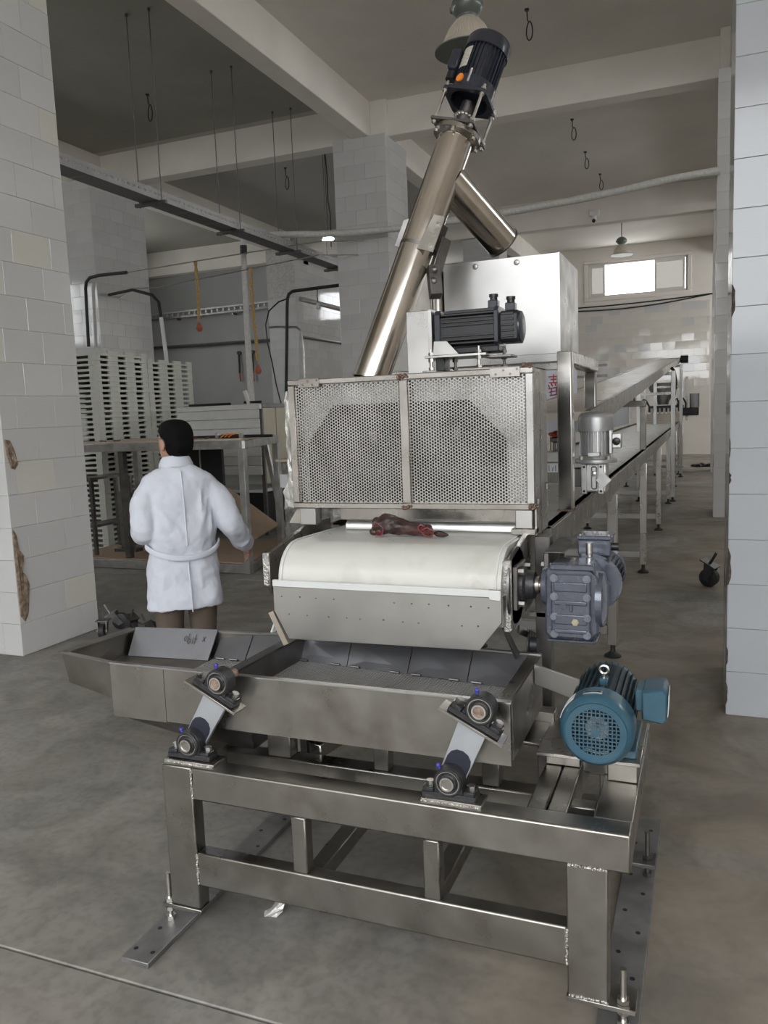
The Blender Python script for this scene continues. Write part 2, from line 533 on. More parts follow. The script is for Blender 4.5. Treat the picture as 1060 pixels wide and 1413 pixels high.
def tile_face(parent, p0, ang, width, z0, z1, mats, jit=0.25, seed=1, shift=(0.0, 0.5), skip=None, rows_from=0):
    """tiles on a vertical face: p0 = lower left corner seen from outside, ang = turn of the outward -Y normal about Z"""
    r_ = random.Random(seed)
    dx = V((math.cos(ang), math.sin(ang), 0))
    row, z = 0, z0
    while z < z1 - 0.02:
        h = min(TH, z1 - z)
        u = -shift[row % len(shift)] * TW
        while u < width - 0.01:
            a, b = max(u, 0), min(u + TW, width)
            if b - a > 0.03 and row >= rows_from and not (skip and skip(row, a, b)):
                m = r_.choices(mats[0], mats[1])[0]
                o = bpy.data.objects.new('tile', tile_mesh(b - a - TG, h - TG, m))
                c = V(p0) + dx * ((a + b) / 2) + V((0, 0, z + h / 2 - p0[2]))
                o.location = c - ORG[parent.name]
                o.rotation_euler = (R(r_.gauss(0, jit)), 0, ang + R(r_.gauss(0, jit)))
                o.parent = parent
                COL.objects.link(o)
            u += TW
        z += h
        row += 1


MIX_A = ((TILE_A, TILE_C, TILE_B), (6, 2.2, 1.8))
MIX_W = ((TILE_WALL, TILE_C), (7, 1))
MIX_R = ((TILE_D,), (1,))
MIX_P = ((TILE_C, TILE_A), (3, 3))


def pillar(name, x0, x1, y0, y1, faces, mats, z1=6.2, seed=3, jit=0.25, rf=0, sh=(0.0, 0.5)):
    o = struct(name, MB().box(x0 + 0.007, x1 - 0.007, y0 + 0.007, y1 - 0.007, 0, z1), GROUT)
    if 'f' in faces: tile_face(o, (x0, y0 + 0.007, 0), 0, x1 - x0, 0.004, z1, mats, jit, seed, sh, rows_from=rf)
    if 'r' in faces: tile_face(o, (x1 - 0.007, y0, 0), R(90), y1 - y0, 0.004, z1, mats, jit, seed + 1, (0.33, 0.75, 0.1, 0.6), rows_from=rf)
    if 'l' in faces: tile_face(o, (x0 + 0.007, y1, 0), R(-90), y1 - y0, 0.004, z1, mats, jit, seed + 2, rows_from=rf)
    return o


pl_near = pillar('pillar_near_left', -5.63, -4.70, 4.35, 5.16, 'fr', MIX_A, 6.2, 11, 0.22)
pl_right = pillar('pillar_near_right', 0.12, 1.05, 4.55, 5.40, 'fl', MIX_R, 6.2, 21, 0.15, 0, (0.0, 0.12))
pillar('pillar_middle', -5.80, -4.87, 12.70, 13.72, 'fr', MIX_P, 6.2, 31, 0.2)
pillar('pillar_right_middle', 0.12, 1.05, 12.55, 13.5, 'fl', MIX_P, 6.2, 41, 0.3)
pillar('pillar_right_far', 0.13, 1.05, 20.45, 21.4, 'fl', MIX_P, 6.0, 51, 0.4)
pillar('pillar_middle_far', -5.80, -4.87, 20.45, 21.4, 'f', MIX_P, 6.0, 61, 0.3, 0)
pillar('pillar_left', -11.55, -10.58, 12.30, 13.85, 'fr', MIX_P, 6.2, 71, 0.12, 0)
# plaster caps between the tiled shafts and the ceiling
for x0, x1, y0, y1 in ((-5.15, -4.86, 12.78, 13.5), (-5.60, -5.45, 12.78, 13.5), (0.14, 0.28, 12.6, 13.4)):
    struct('pillar_cap', MB().box(x0, x1, y0, y1, 6.2, 6.755), BEAM, None, 0.01)
tile_face(wall_side, (-10.66, 20.42, 0), R(90), 3.75, 0.004, 6.0, MIX_P, 0.12, 81)
tile_face(wall_side, (-11.55, 20.42, 0), 0, 0.89, 0.004, 5.0, MIX_P, 0.15, 82)
tile_face(wall_back, (-4.85, 27.6, 0), 0, 4.95, 1.2, 4.83, MIX_W, 0.45, 91)
# knocked-off edge of the near left pillar with the mortar showing
for pts in ([(4.36, 1.62), (4.37, 1.50), (4.40, 1.40), (4.44, 1.385), (4.47, 1.42), (4.45, 1.52), (4.41, 1.61)],
            [(4.355, 0.98), (4.355, 0.62), (4.36, 0.30), (4.40, 0.24), (4.44, 0.30), (4.47, 0.52), (4.44, 0.60), (4.41, 0.64), (4.44, 0.76), (4.41, 0.80), (4.39, 0.82), (4.39, 0.93)]):
    mb = MB()
    n = len(pts)
    cy, cz = sum(p[0] for p in pts) / n, sum(p[1] for p in pts) / n
    rings = []
    for k, (s_, d) in enumerate(((1.0, 0.0), (0.93, 0.010), (0.6, 0.016), (0.25, 0.006))):
        rings.append([(-4.704 + d + rng.uniform(-0.003, 0.003), cy + (y - cy) * s_, cz + (z - cz) * s_) for y, z in pts])
    mb.loft(rings)
    lab(mb.build('broken_mortar', MORTAR, pl_near, smooth=False), 'brown mortar showing where tiles broke off')

for z0, h in ((2.12, 0.16), (1.40, 0.10), (1.26, 0.06), (0.72, 0.20), (0.28, 0.10), (0.06, 0.12)):      # chipped edge of the near right pillar
    mb = MB()
    w = 0.012 if h < 0.15 else 0.020
    mb.loft([[(0.119 + w * (0.5 + 0.5 * math.cos(2 * math.pi * i / 7)) * q * rng.uniform(0.5, 1.2), 4.551 - 0.003 * q + 0.010 * math.sin(2 * math.pi * i / 7) * q, z0 + h * k / 5) for i in range(7)] for k, q in enumerate((0.25, 0.8, 1.0, 0.7, 0.9, 0.25))])
    lab(mb.build('broken_mortar', CHIP, pl_right, smooth=False), 'dark chipped mortar on the pillar edge')

# ---- windows
def window(name, x0, x1, z0, z1, y, sashes, open_mid=True):
    o = struct(name, MB().box(x0, x1, y, y + 0.10, z0, z0 + 0.06).box(x0, x1, y, y + 0.10, z1 - 0.06, z1).box(x0, x0 + 0.06, y, y + 0.10, z0 + 0.06, z1 - 0.06).box(x1 - 0.06, x1, y, y + 0.10, z0 + 0.06, z1 - 0.06), ALUSASH, None, 0.006)
    for a, b in sashes:
        s_ = MB().box(a, b, y + 0.02, y + 0.06, z0 + 0.06, z0 + 0.13).box(a, b, y + 0.02, y + 0.06, z1 - 0.13, z1 - 0.06).box(a, a + 0.06, y + 0.02, y + 0.06, z0 + 0.13, z1 - 0.13).box(b - 0.06, b, y + 0.02, y + 0.06, z0 + 0.13, z1 - 0.13).build('sash', ALUSASH, o)
        MB().box(a + 0.06, b - 0.06, y + 0.037, y + 0.043, z0 + 0.13, z1 - 0.13).build('pane', FROST, s_)
    return o


w1 = window('window_1', W1[0], W1[1], W1[2], W1[3], 27.62, [(-3.56, -3.08), (-1.55, -0.64)])
struct('trim_1', MB().box(-3.75, -0.44, 27.575, 27.62, 5.06, 5.18).box(-3.75, -0.44, 27.575, 27.62, 6.26, 6.36).box(-0.56, -0.44, 27.575, 27.62, 5.18, 6.26).box(-3.75, -3.62, 27.575, 27.62, 5.18, 6.26), PLASTER, None, 0.01)
window('window_2', W2[0], W2[1], W2[2], W2[3], 27.62, [(-7.9, -7.06)])


def side_window(name, x, y0, y1, z0, z1, n):
    o = struct(name, MB().box(x, x + 0.08, y0, y1, z0, z0 + 0.07).box(x, x + 0.08, y0, y1, z1 - 0.07, z1), ALUSASH)
    for k in range(n + 1):
        yy = y0 + (y1 - y0) * k / n
        struct('mullion', MB().box(x, x + 0.08, max(y0, yy - 0.035), min(y1, yy + 0.035), z0 + 0.07, z1 - 0.07), ALUSASH, o)
    struct('transom', MB().box(x + 0.01, x + 0.07, y0, y1, (z0 + z1) / 2 - 0.02, (z0 + z1) / 2 + 0.02), ALUSASH, o)


side_window('window_3', -16.3, 4.0, 10.0, 3.9, 5.6, 5)
side_window('window_4', -16.3, 12.5, 18.5, 3.9, 5.6, 5)
side_window('window_5', 5.7, 5.6, 12.4, 4.6, 6.1, 5)  # right-hand windows are unseen, added and sized to light the deep hall
side_window('window_6', 5.7, 17.2, 20.2, 3.4, 6.1, 3)
side_window('window_7', 5.7, 21.4, 27.0, 3.0, 6.1, 5)
# the yard outside the doorway, with unseen walls added to shape reflections
struct('ground_yard', MB().box(-40, 30, -40, -4.0, -0.3, -0.02), mat('yard_concrete', (0.27, 0.26, 0.245), 0.9, 0, 0.1, 1))
struct('wall_yard_added', MB().box(-40, 30, -14.3, -14.0, -0.3, 3.2), mat('added_wall_grey', (0.22, 0.21, 0.20), 0.9, 0, 0.1, 1))  # unseen wall, added so the front steel mirrors grey instead of sky
struct('wall_block_added', MB().box(-34, -5.0, -22, -14.3, -0.3, 9.0), bpy.data.materials['added_wall_grey'])  # unseen block, added to grey the hopper's reflection and dim the left

# ------------------------------------------------------------------ shaker stand (front, nearest the camera)
def bolt_jack(mb, x, y, z0, z1, zn):
    """threaded levelling bolt with a head, standing from z0 to z1, nuts at zn"""
    mb.cyl((x, y, z0), (x, y, z1), 0.0085, n=10)
    mb.nut((x, y, z0), (x, y, z0 + 0.014), 0.017)
    for z in zn: mb.nut((x, y, z), (x, y, z + 0.013), 0.017)


YF = 2.05
st = thing('shaker_stand', 'welded stainless tube stand in the foreground carrying the shaking tray', 'stand', (-0.91, 2.45, 0))
LEGS = ((-1.655, -1.540, YF, YF + 0.055, 0.579), (-0.337, -0.227, YF, YF + 0.06, 0.472), (-1.655, -1.540, 2.79, 2.85, 0.579), (-0.337, -0.227, 2.79, 2.85, 0.472))
for x0, x1, y0, y1, zt in LEGS:
    MB().box(x0, x1, y0, y1, 0.085, zt).build('leg', STEEL_DULL, st, 0.005, seg=2)
FRM = STEEL_DULL
MB().box(-1.540, -0.169, YF, YF + 0.078, 0.470, 0.579).build('top_rail', STEEL_DULL, st, 0.006, seg=2)
MB().box(-1.540, -0.337, YF, YF + 0.055, 0.170, 0.286).build('bottom_rail', STEEL_DULL, st, 0.006, seg=2)
MB().box(-1.540, -0.169, 2.78, 2.85, 0.470, 0.579).build('top_rail', STEEL_DULL, st, 0.006, seg=2)
MB().box(-1.540, -0.337, 2.79, 2.85, 0.170, 0.286).build('bottom_rail', STEEL_DULL, st, 0.006, seg=2)
for x0, x1, y0, y1 in ((-0.275, -0.169, YF + 0.078, 2.78), (-0.460, -0.405, YF + 0.078, 2.78), (-0.402, -0.347, YF + 0.078, 2.78), (-1.655, -1.54, YF + 0.055, 2.78)):
    MB().box(x0, x1, y0, y1, 0.476, 0.577).build('side_rail', STEEL_DULL, st, 0.005, seg=2)
MB().box(-0.347, -0.275, 2.185, 2.235, 0.476, 0.570).build('short_rail', STEEL_DULL, st, 0.004)
MB().box(-0.347, -0.275, 2.60, 2.64, 0.476, 0.570).build('short_rail', STEEL_DULL, st, 0.004)
for x0, x1 in ((-1.182, -1.132), (-0.750, -0.699)):
    MB().box(x0, x1, YF + 0.003, YF + 0.05, 0.286, 0.470).build('post', STEEL_DULL, st, 0.004)
for x0, x1 in ((-1.20, -1.14), (-0.80, -0.74)):
    MB().box(x0, x1, YF + 0.055, 2.79, 0.175, 0.235).build('cross_rail', STEEL_DULL, st, 0.004)
# weld beads
mb = MB()
def bead(p0, p1, n, r):
    for k in range(n):
        t = (k + 0.5) / n
        mb.ball([p0[i] + (p1[i] - p0[i]) * t + rng.uniform(-1, 1) * r * 0.3 for i in range(3)], r * rng.uniform(0.8, 1.3), n=6, m=4)
bead((-1.540, YF, 0.475), (-1.540, YF, 0.575), 16, 0.0042)
bead((-1.540, YF, 0.175), (-1.540, YF, 0.282), 16, 0.0042)
bead((-0.337, YF, 0.175), (-0.337, YF, 0.282), 16, 0.0045)
bead((-0.335, YF, 0.470), (-0.229, YF, 0.470), 16, 0.0045)
bead((-0.335, YF, 0.087), (-0.229, YF, 0.087), 16, 0.0045)
w_ = mb.build('weld_bead', WELD, st)
w_['kind'] = 'stuff'
# foot flanges with levelling bolts, and the drilled base strips on the floor
for x0, x1, y0, y1, bx, by in ((-1.69, -1.535, YF - 0.005, YF + 0.09, -1.672, YF + 0.012), (-0.34, -0.155, YF - 0.005, YF + 0.09, -0.190, YF + 0.02),
                               (-1.69, -1.535, 2.775, 2.865, -1.672, 2.83), (-0.34, -0.145, 2.775, 2.865, -0.175, 2.82)):
    f = MB().box(x0, x1, y0, y1, 0.070, 0.085).build('foot_flange', STEEL_DULL if y0 < 2.5 else STEEL_DARK, st, 0.002)
    m2 = MB()
    bolt_jack(m2, bx, by, 0.02, 0.185, (0.086, 0.055))
    m2.build('levelling_bolt', ZINC if y0 < 2.5 else STEEL_DARK, f)


def drilled_strip(name, x0, x1, y0, y1, label):
    o = MB().box(x0, x1, y0, y1, 0.0, 0.020).build(name, DRILLED, None, 0.002)
    tag(o, label, 'floor strip')
    m2 = MB()
    y = y0 + 0.05
    k = 0
    while y < y1 - 0.03:
        if k == 0:
            for xx in (x0 + 0.02, x1 - 0.02): m2.cyl((xx, y, 0.0195), (xx, y, 0.0206), 0.008, n=10)
        else:
            m2.cyl((x0 + (0.03 if k % 2 else 0.08), y, 0.0195), (x0 + (0.03 if k % 2 else 0.08), y, 0.0206), 0.008, n=10)
        y += 0.11
        k += 1
    m2.build('bolt_hole', BLACK, o)
    return o


DRILLED = mat('dull_drilled_plate', (0.24, 0.235, 0.23), 0.5, 0.7, 0.25, 9, 0.1, 40, None, 0.1)
drilled_strip('floor_strip', -1.705, -1.600, 1.845, 3.15, 'drilled dark steel strip on the floor under the left feet of the stand')
drilled_strip('floor_strip', -0.262, -0.150, 1.55, 3.25, 'drilled dark steel strip on the floor under the right feet of the stand')

# ------------------------------------------------------------------ shaking tray
tr = thing('shaking_tray', 'long grey stainless shaking tray with a perforated floor above the stand', 'tray', (-1.2, 2.4, 0.60))
ZT = 0.854
TRAY = STEEL_DULL
t_ = 0.006
# front wall: three welded lengths
MB().prism([(-2.237, 2.249, ZT), (-1.963, 2.196, ZT), (-1.963, 2.196, 0.722), (-2.205, 2.243, 0.742)], (0.0012, t_, 0)).build('front_wall', TRAY, tr)
MB().box(-1.961, -1.732, 2.19, 2.196, 0.658, ZT).build('front_wall', TRAY, tr)
MB().box(-1.730, -0.515, 2.19, 2.196, 0.662, ZT).build('front_wall', TRAY, tr)
MB().bar((-2.237, 2.252, ZT), (-1.963, 2.199, ZT), 0.016, 0.006).build('rim', STEEL_BRIGHT, tr)  # rims in brighter steel: the edge highlight is put into their colour
MB().box(-1.963, -0.512, 2.186, 2.206, ZT - 0.003, ZT + 0.003).build('rim', STEEL_BRIGHT, tr, 0.001)
MB().box(-0.520, -0.512, 2.206, 2.665, 0.675, ZT).build('end_wall', TRAY, tr)
MB().box(-0.558, -0.520, 2.206, 2.665, ZT - 0.006, ZT).build('end_rim', TRAY, tr, 0.001)
MB().prism([(-2.237, 2.255, ZT), (-2.188, 2.593, ZT), (-2.180, 2.593, 0.75), (-2.205, 2.25, 0.742)], (t_, 0, 0)).build('end_wall', TRAY, tr)
MB().bar((-2.232, 2.252, ZT), (-2.186, 2.596, ZT), 0.05, 0.006).build('end_rim', TRAY, tr)
MB().prism([(-2.188, 2.593, ZT), (-1.62, 2.665, ZT), (-1.62, 2.665, 0.72), (-2.18, 2.593, 0.745)], (0, t_, 0)).build('back_wall', TRAY, tr)
MB().prism([(-1.62, 2.668, ZT), (-1.455, 2.706, ZT), (-1.455, 2.706, 0.67), (-1.62, 2.668, 0.70)], (0, 0.005, 0)).prism([(-1.455, 2.706, ZT), (-0.515, 2.667, ZT), (-0.515, 2.667, 0.67), (-1.455, 2.706, 0.67)], (0, 0.005, 0)).build('back_wall', TRAY, tr)
MB().bar((-1.455, 2.708, ZT), (-0.515, 2.669, ZT), 0.016, 0.006).bar((-1.62, 2.668, ZT), (-1.455, 2.708, ZT), 0.016, 0.006).bar((-2.188, 2.596, ZT), (-1.62, 2.668, ZT), 0.016, 0.006).build('rim', STEEL_BRIGHT, tr)  # back rims carry the same painted highlight


def perforated(x0, x1, y0, y1, z, pitch, hole, thick, axes='xy', ns=8):
    """flat sheet with real round holes in a staggered pattern; axes 'xy' lies flat at z, 'xz' stands at Y = z"""
    mb = MB()
    dx, dy = pitch * math.sqrt(3) / 2, pitch
    nc, nr = int((x1 - x0) / dx), int((y1 - y0) / dy)
    dx, dy = (x1 - x0) / nc, (y1 - y0) / nr
    vs, fs, key = [], [], {}

    def vid(x, y):
        k = (round(x, 5), round(y, 5))
        if k not in key:
            key[k] = len(vs)
            vs.append((x, y))
        return key[k]
    for c in range(nc):
        off = 0.5 * dy if c % 2 else 0.0
        n = nr - (1 if c % 2 else 0)
        for r in range(n):
            cx, cy = x0 + (c + 0.5) * dx, y0 + off + (r + 0.5) * dy
            xa, xb, ya, yb = cx - dx / 2, cx + dx / 2, cy - dy / 2, cy + dy / 2
            outer = [(xb, cy), (xb, yb), (cx, yb), (xa, yb), (xa, cy), (xa, ya), (cx, ya), (xb, ya)]
            angs = [0, math.atan2(dy, dx), math.pi / 2, math.pi - math.atan2(dy, dx), math.pi, math.pi + math.atan2(dy, dx), 1.5 * math.pi, -math.atan2(dy, dx)]
            oi = [vid(*p) for p in outer]
            ii = []
            for a in angs:
                ii.append(len(vs))
                vs.append((cx + hole * math.cos(a), cy + hole * math.sin(a)))
            for k in range(8):
                j = (k + 1) % 8
                fs.append((oi[k], oi[j], ii[j], ii[k]))
        if c % 2:
            for ya, yb in ((y0, y0 + dy / 2), (y1 - dy / 2, y1)):
                fs.append((vid(x0 + c * dx, ya), vid(x0 + (c + 1) * dx, ya), vid(x0 + (c + 1) * dx, yb), vid(x0 + c * dx, yb)))
    if axes == 'xy': mb.add([(x, y, z) for x, y in vs], fs)
    else: mb.add([(x, z, y) for x, y in vs], fs)
    return mb, thick


def build_sheet(mb_thick, name, m, parent):
    mb, th = mb_thick
    o = mb.build(name, m, parent, smooth=False)
    s = o.modifiers.new('thickness', 'SOLIDIFY')
    s.thickness, s.offset = th, 0
    return o


SCREEN = mat('screen_sheet', (0.42, 0.41, 0.40), 0.45, 0.5, 0.1, 6, 0.05, 20)
# floor: plain pan at the left, perforated screen beyond, hinged flaps along the back
MB().box(-2.19, -1.80, 2.26, 2.60, 0.757, 0.760).build('floor_pan', mat('brown_stained_pan', (0.36, 0.32, 0.27), 0.4, 0.9, 0.2, 6, 0.05, 30, None, 0.1), tr)
build_sheet(perforated(-1.80, -0.530, 2.200, 2.655, 0.759, 0.0125, 0.0044, 0.002), 'screen_floor', SCREEN, tr)
MB().prism([(-2.10, 2.25, 0.735), (-0.60, 2.20, 0.69), (-0.60, 2.66, 0.69), (-2.10, 2.60, 0.735)], (0, 0, -0.004)).build('catch_pan', BLACK, tr)  # black paints in the shade seen through the screen holes
FLAP = mat('blue_grey_flap', (0.15, 0.15, 0.158), 0.42, 0.6, 0.12, 7, 0.05, 24, None, 0.08)
def hinge_y(x): return 2.585 if x < -1.47 else 2.655 - 0.095 * (x + 1.46) / 0.93
def back_y(x): return 2.662 if x < -1.47 else 2.700 - 0.038 * (x + 1.46) / 0.93
for a, b in ((-1.795, -1.655), (-1.65, -1.50), (-1.462, -1.24), (-1.236, -0.99), (-0.986, -0.76), (-0.756, -0.53)):
    fl_ = MB().prism([(a, hinge_y(a), 0.763), (b, hinge_y(b), 0.763), (b, back_y(b), ZT - 0.006), (a, back_y(a), ZT - 0.006)], (0, 0.003, -0.001)).build('hinged_flap', FLAP, tr)
    for xx in (a + 0.035, b - 0.045):
        MB().cyl((xx - 0.018, hinge_y(xx - 0.018) - 0.004, 0.767), (xx + 0.018, hinge_y(xx + 0.018) - 0.004, 0.767), 0.0045, n=8).build('hinge', STEEL_DARK, fl_)
# angle bar across the tray
MB().prism([(-1.505, 2.205, ZT - 0.006), (-1.458, 2.205, ZT - 0.006), (-1.440, 2.70, ZT - 0.006), (-1.487, 2.70, ZT - 0.006)], (0, 0, 0.006)).prism([(-1.464, 2.205, ZT), (-1.458, 2.205, ZT), (-1.440, 2.70, ZT), (-1.446, 2.70, ZT)], (0, 0, -0.09)).build('cross_angle', STEEL_DARK, tr, 0.001)
# sloping chute under the left half
mb = MB()
mb.add([(-1.95, 2.20, 0.658), (-1.40, 2.20, 0.658), (-1.40, 2.64, 0.665), (-1.95, 2.60, 0.665), (-1.62, 2.28, 0.56), (-1.44, 2.28, 0.56), (-1.44, 2.52, 0.56), (-1.62, 2.52, 0.56)],
       [(0, 1, 5, 4), (1, 2, 6, 5), (2, 3, 7, 6), (3, 0, 4, 7)])
o = mb.build('under_chute', STEEL_DARK, tr, smooth=False)
o.modifiers.new('thickness', 'SOLIDIFY').thickness = 0.004
# bracket reaching back to the motor
MB().prism([(-0.511, 2.52, 0.800), (-0.36, 2.49, 0.765), (-0.36, 2.49, 0.838), (-0.511, 2.52, 0.868)], (0, 0.01, 0)).build('drive_link', STEEL_BRIGHT, tr, 0.002)
MB().box(-0.64, -0.46, 2.60, 2.66, 0.60, 0.676).prism([(-0.72, 2.42, 0.655), (-0.46, 2.42, 0.640), (-0.44, 2.60, 0.640), (-0.70, 2.60, 0.655)], (0, 0, -0.008)).build('side_plate', STEEL_DULL, tr, 0.003)

# loose plate with chalk marks leaning in the tray
pm = MB().prism([(-2.165, 2.525, 0.763), (-1.802, 2.555, 0.763), (-1.797, 2.632, 0.868), (-2.162, 2.582, 0.868)], (0, 0.004, -0.004))
pl = pm.build('loose_plate', FLAP, None, 0.001)
tag(pl, 'loose grey sheet with inked figures leaning in the left end of the tray', 'sheet')


def text(name, body, size, M, m, parent, ext=0.0004):
    c = bpy.data.curves.new(name, 'FONT')
    c.body, c.size, c.extrude = body, size, ext
    c.align_x, c.align_y = 'CENTER', 'CENTER'
    c.materials.append(m)
    o = bpy.data.objects.new(name, c)
    COL.objects.link(o)
    if parent is not None:
        o.parent = parent
        M = Matrix.Translation(-ORG[parent.name]) @ M
    o.matrix_local = M
    return o


def frame(x, y, z, o):
    """matrix from axes and origin"""
    x, y, z = V(x).normalized(), V(y).normalized(), V(z).normalized()
    return Matrix(((x.x, y.x, z.x, o[0]), (x.y, y.y, z.y, o[1]), (x.z, y.z, z.z, o[2]), (0, 0, 0, 1)))


# ink strokes: the figures are written upside down on the sheet
def strokes(name, paths, to3d, r, m, parent):
    mb = MB()
    for p in paths:
        mb.tube([to3d(u, v) for u, v in p], r, 5)
    return mb.build(name, m, parent)


def on_plate(u, v):      # u across 0..1, v up 0..1
    a = V((-2.165, 2.525, 0.763)).lerp(V((-1.802, 2.555, 0.763)), u)
    b = V((-2.162, 2.582, 0.868)).lerp(V((-1.797, 2.632, 0.868)), u)
    return a.lerp(b, v) + V((0, -0.0012, 0.0012))


def circ(cx, cy, rx, ry, a0=0, a1=360, n=12):
    return [(cx + rx * math.cos(R(a0 + (a1 - a0) * k / n)), cy + ry * math.sin(R(a0 + (a1 - a0) * k / n))) for k in range(n + 1)]


for path in (circ(0.655, 0.66, 0.017, 0.08), [(0.687, 0.84), (0.690, 0.52)], circ(0.703, 0.58, 0.017, 0.08), [(0.775, 0.48), (0.770, 0.80)],
             [(0.79, 0.66), (0.745, 0.70), (0.745, 0.50)], [(0.86, 0.74), (0.89, 0.58)], [(0.89, 0.74), (0.86, 0.58)]):
    strokes('ink_stroke', [path], on_plate, 0.0011, INK, pl)


# ------------------------------------------------------------------ rocker arms: two pillow blocks joined by a flat bar
def pillow_block(mb_cast, mb_ring, mb_bolt, mb_shaft, c, ang, y0, rusty=False, s=1.0):
    """bearing centre c (x, z), base turned by ang in the X-Z plane, front face at y0"""
    ca, sa = math.cos(ang), math.sin(ang)
    P = lambda u, w, y: (c[0] + u * ca - w * sa, y, c[1] + u * sa + w * ca)
    d = 0.052
    # foot
    for u0, u1, w0, w1 in ((-0.082 * s, 0.082 * s, -0.052 * s, -0.034 * s), (-0.078 * s, -0.045 * s, -0.036 * s, -0.022 * s), (0.045 * s, 0.078 * s, -0.036 * s, -0.022 * s)):
        mb_cast.prism([P(u0, w0, y0), P(u1, w0, y0), P(u1, w1, y0), P(u0, w1, y0)], (0, d, 0))
    # housing
    pts = [P(-0.046 * s, -0.036 * s, y0 + 0.004)]
    for k in range(15):
        a = math.pi * (1.08 - 1.16 * k / 14)
        pts.append(P(0.043 * s * math.cos(a), 0.043 * s * math.sin(a), y0 + 0.004))
    pts.append(P(0.046 * s, -0.036 * s, y0 + 0.004))
    mb_cast.prism(pts, (0, d - 0.010, 0))
    cc = V((c[0], y0, c[1]))
    mb_cast.pipe(cc + V((0, -0.006, 0)), cc + V((0, 0.01, 0)), 0.042 * s, 0.035 * s)
    mb_cast.pipe(cc + V((0, -0.001, 0)), cc + V((0, 0.01, 0)), 0.027 * s, 0.020 * s)
    mb_ring.pipe(cc + V((0, -0.004, 0)), cc + V((0, 0.01, 0)), 0.0355 * s, 0.0325 * s)
    mb_ring.pipe(cc + V((0, -0.014, 0)), cc + V((0, 0.01, 0)), 0.021 * s, 0.0165 * s)
    mb_shaft.cyl(cc + V((0, -0.011, 0)), cc + V((0, d + 0.05, 0)), 0.0165 * s)
    for u in (-0.062 * s, 0.062 * s):
        p, q = V(P(u, -0.024 * s, y0 + d / 2)), V(P(u, -0.010 * s, y0 + d / 2))
        mb_bolt.nut(p, q, 0.0125 * s)
        mb_bolt.cyl(V(P(u, -0.026 * s, y0 + d / 2)), V(P(u, -0.0235 * s, y0 + d / 2)), 0.018 * s)
    return P


RUSTY = mat('rusty_shaft_end', (0.34, 0.25, 0.20), 0.5, 0.7, 0.5, 90, 0.3, 120)


def rocker(lower, upper, yb, label, plate_x, rust):
    root = thing('rocker_arm', label, 'rocker arm', (lower[0], yb + 0.03, 0.579), 'rocker arms on the front of the shaking tray')
    a_up = R(-27)
    # lower block on its pad
    pad = MB().box(plate_x[0], plate_x[1], yb - 0.012, yb + 0.062, 0.579, 0.588).build('base_plate', STEEL, root, 0.0015)
    bp_, bm = MB(), MB()
    for k in range(26):
        x = plate_x[0] + (plate_x[1] - plate_x[0]) * (k + 0.5) / 26
        bm.ball((x, yb - 0.013, 0.580 + rng.uniform(-0.001, 0.001)), 0.0045, n=6, m=4)
    bm.build('weld_bead', WELD, pad)
    for c, ang, nm in ((lower, 0.0, 'lower'), (upper, a_up, 'upper')):
        mc, mr, mbt, ms = MB(), MB(), MB(), MB()
        P = pillow_block(mc, mr, mbt, ms, c, ang, yb)
        blk = mc.build('pillow_block', CAST, root, 0.003)
        mr.build('bearing_ring', ZINC, blk)
        for half in (0, 1):
            b_ = MB()
            nv, nf = len(mbt.v) // 2, len(mbt.f) // 2
            b_.v, b_.f = mbt.v[half * nv:(half + 1) * nv], [tuple(i - half * nv for i in f) for f in mbt.f[half * nf:(half + 1) * nf]]
            b_.build('bolt', ZINC, blk)
        ms.build('shaft', RUSTY if (nm == 'upper') else STEEL, blk)
        cp = MB().ball(V(P(-0.034, 0.040, yb + 0.02)), 0.0075, n=8, m=6).cyl(V(P(-0.028, 0.030, yb + 0.02)), V(P(-0.034, 0.040, yb + 0.02)), 0.005, n=8).build('grease_cap', BLUECAP, blk)
        if nm == 'upper':
            MB().prism([P(-0.105, -0.060, yb - 0.010), P(0.100, -0.060, yb - 0.010), P(0.100, -0.052, yb - 0.010), P(-0.105, -0.052, yb - 0.010)], (0, 0.07, 0)).build('mounting_plate', STEEL, root, 0.001)
            top = P
    # flat bar from the plate down to the lower shaft
    d = (V((upper[0], 0, upper[1])) - V((lower[0], 0, lower[1]))).normalized()
    n_ = V((d.z, 0, -d.x))
    p0 = V((lower[0], yb + 0.042, lower[1])) - d * 0.03
    p1 = V(top(0.0, -0.060, yb + 0.042))
    arm = MB().prism([p0 - n_ * 0.039, p0 + n_ * 0.039, V(top(0.045, -0.060, yb + 0.042)), V(top(-0.045, -0.060, yb + 0.042))], (0, 0.016, 0)).build('flat_bar', ARMBLUE, root, 0.001)
    # oily smear round the bearing
    mb = MB()
    pts = [p0 - n_ * 0.036 + d * 0.03, p0 + n_ * 0.036 + d * 0.03] + [p0 + d * (0.085 + 0.035 * math.sin(R(k * 30))) + n_ * 0.037 * math.cos(R(k * 30)) for k in range(0, 7)]
    mb.prism([q + V((0, -0.0008, 0)) for q in pts], (0, 0.0006, 0))
    lab(mb.build('grease_smear', mat('dark_grease', (0.02, 0.022, 0.035), 0.35), arm), 'dark oily smear')
    return root


rocker((-1.573, 0.641), (-1.441, 0.864), 2.085, 'left one of the two bearing-ended rocker arms on the tray front', (-1.660, -1.468), True)
rocker((-0.677, 0.637), (-0.577, 0.864), 2.085, 'right one of the two bearing-ended rocker arms, beside the teal motor', (-0.757, -0.575), True)

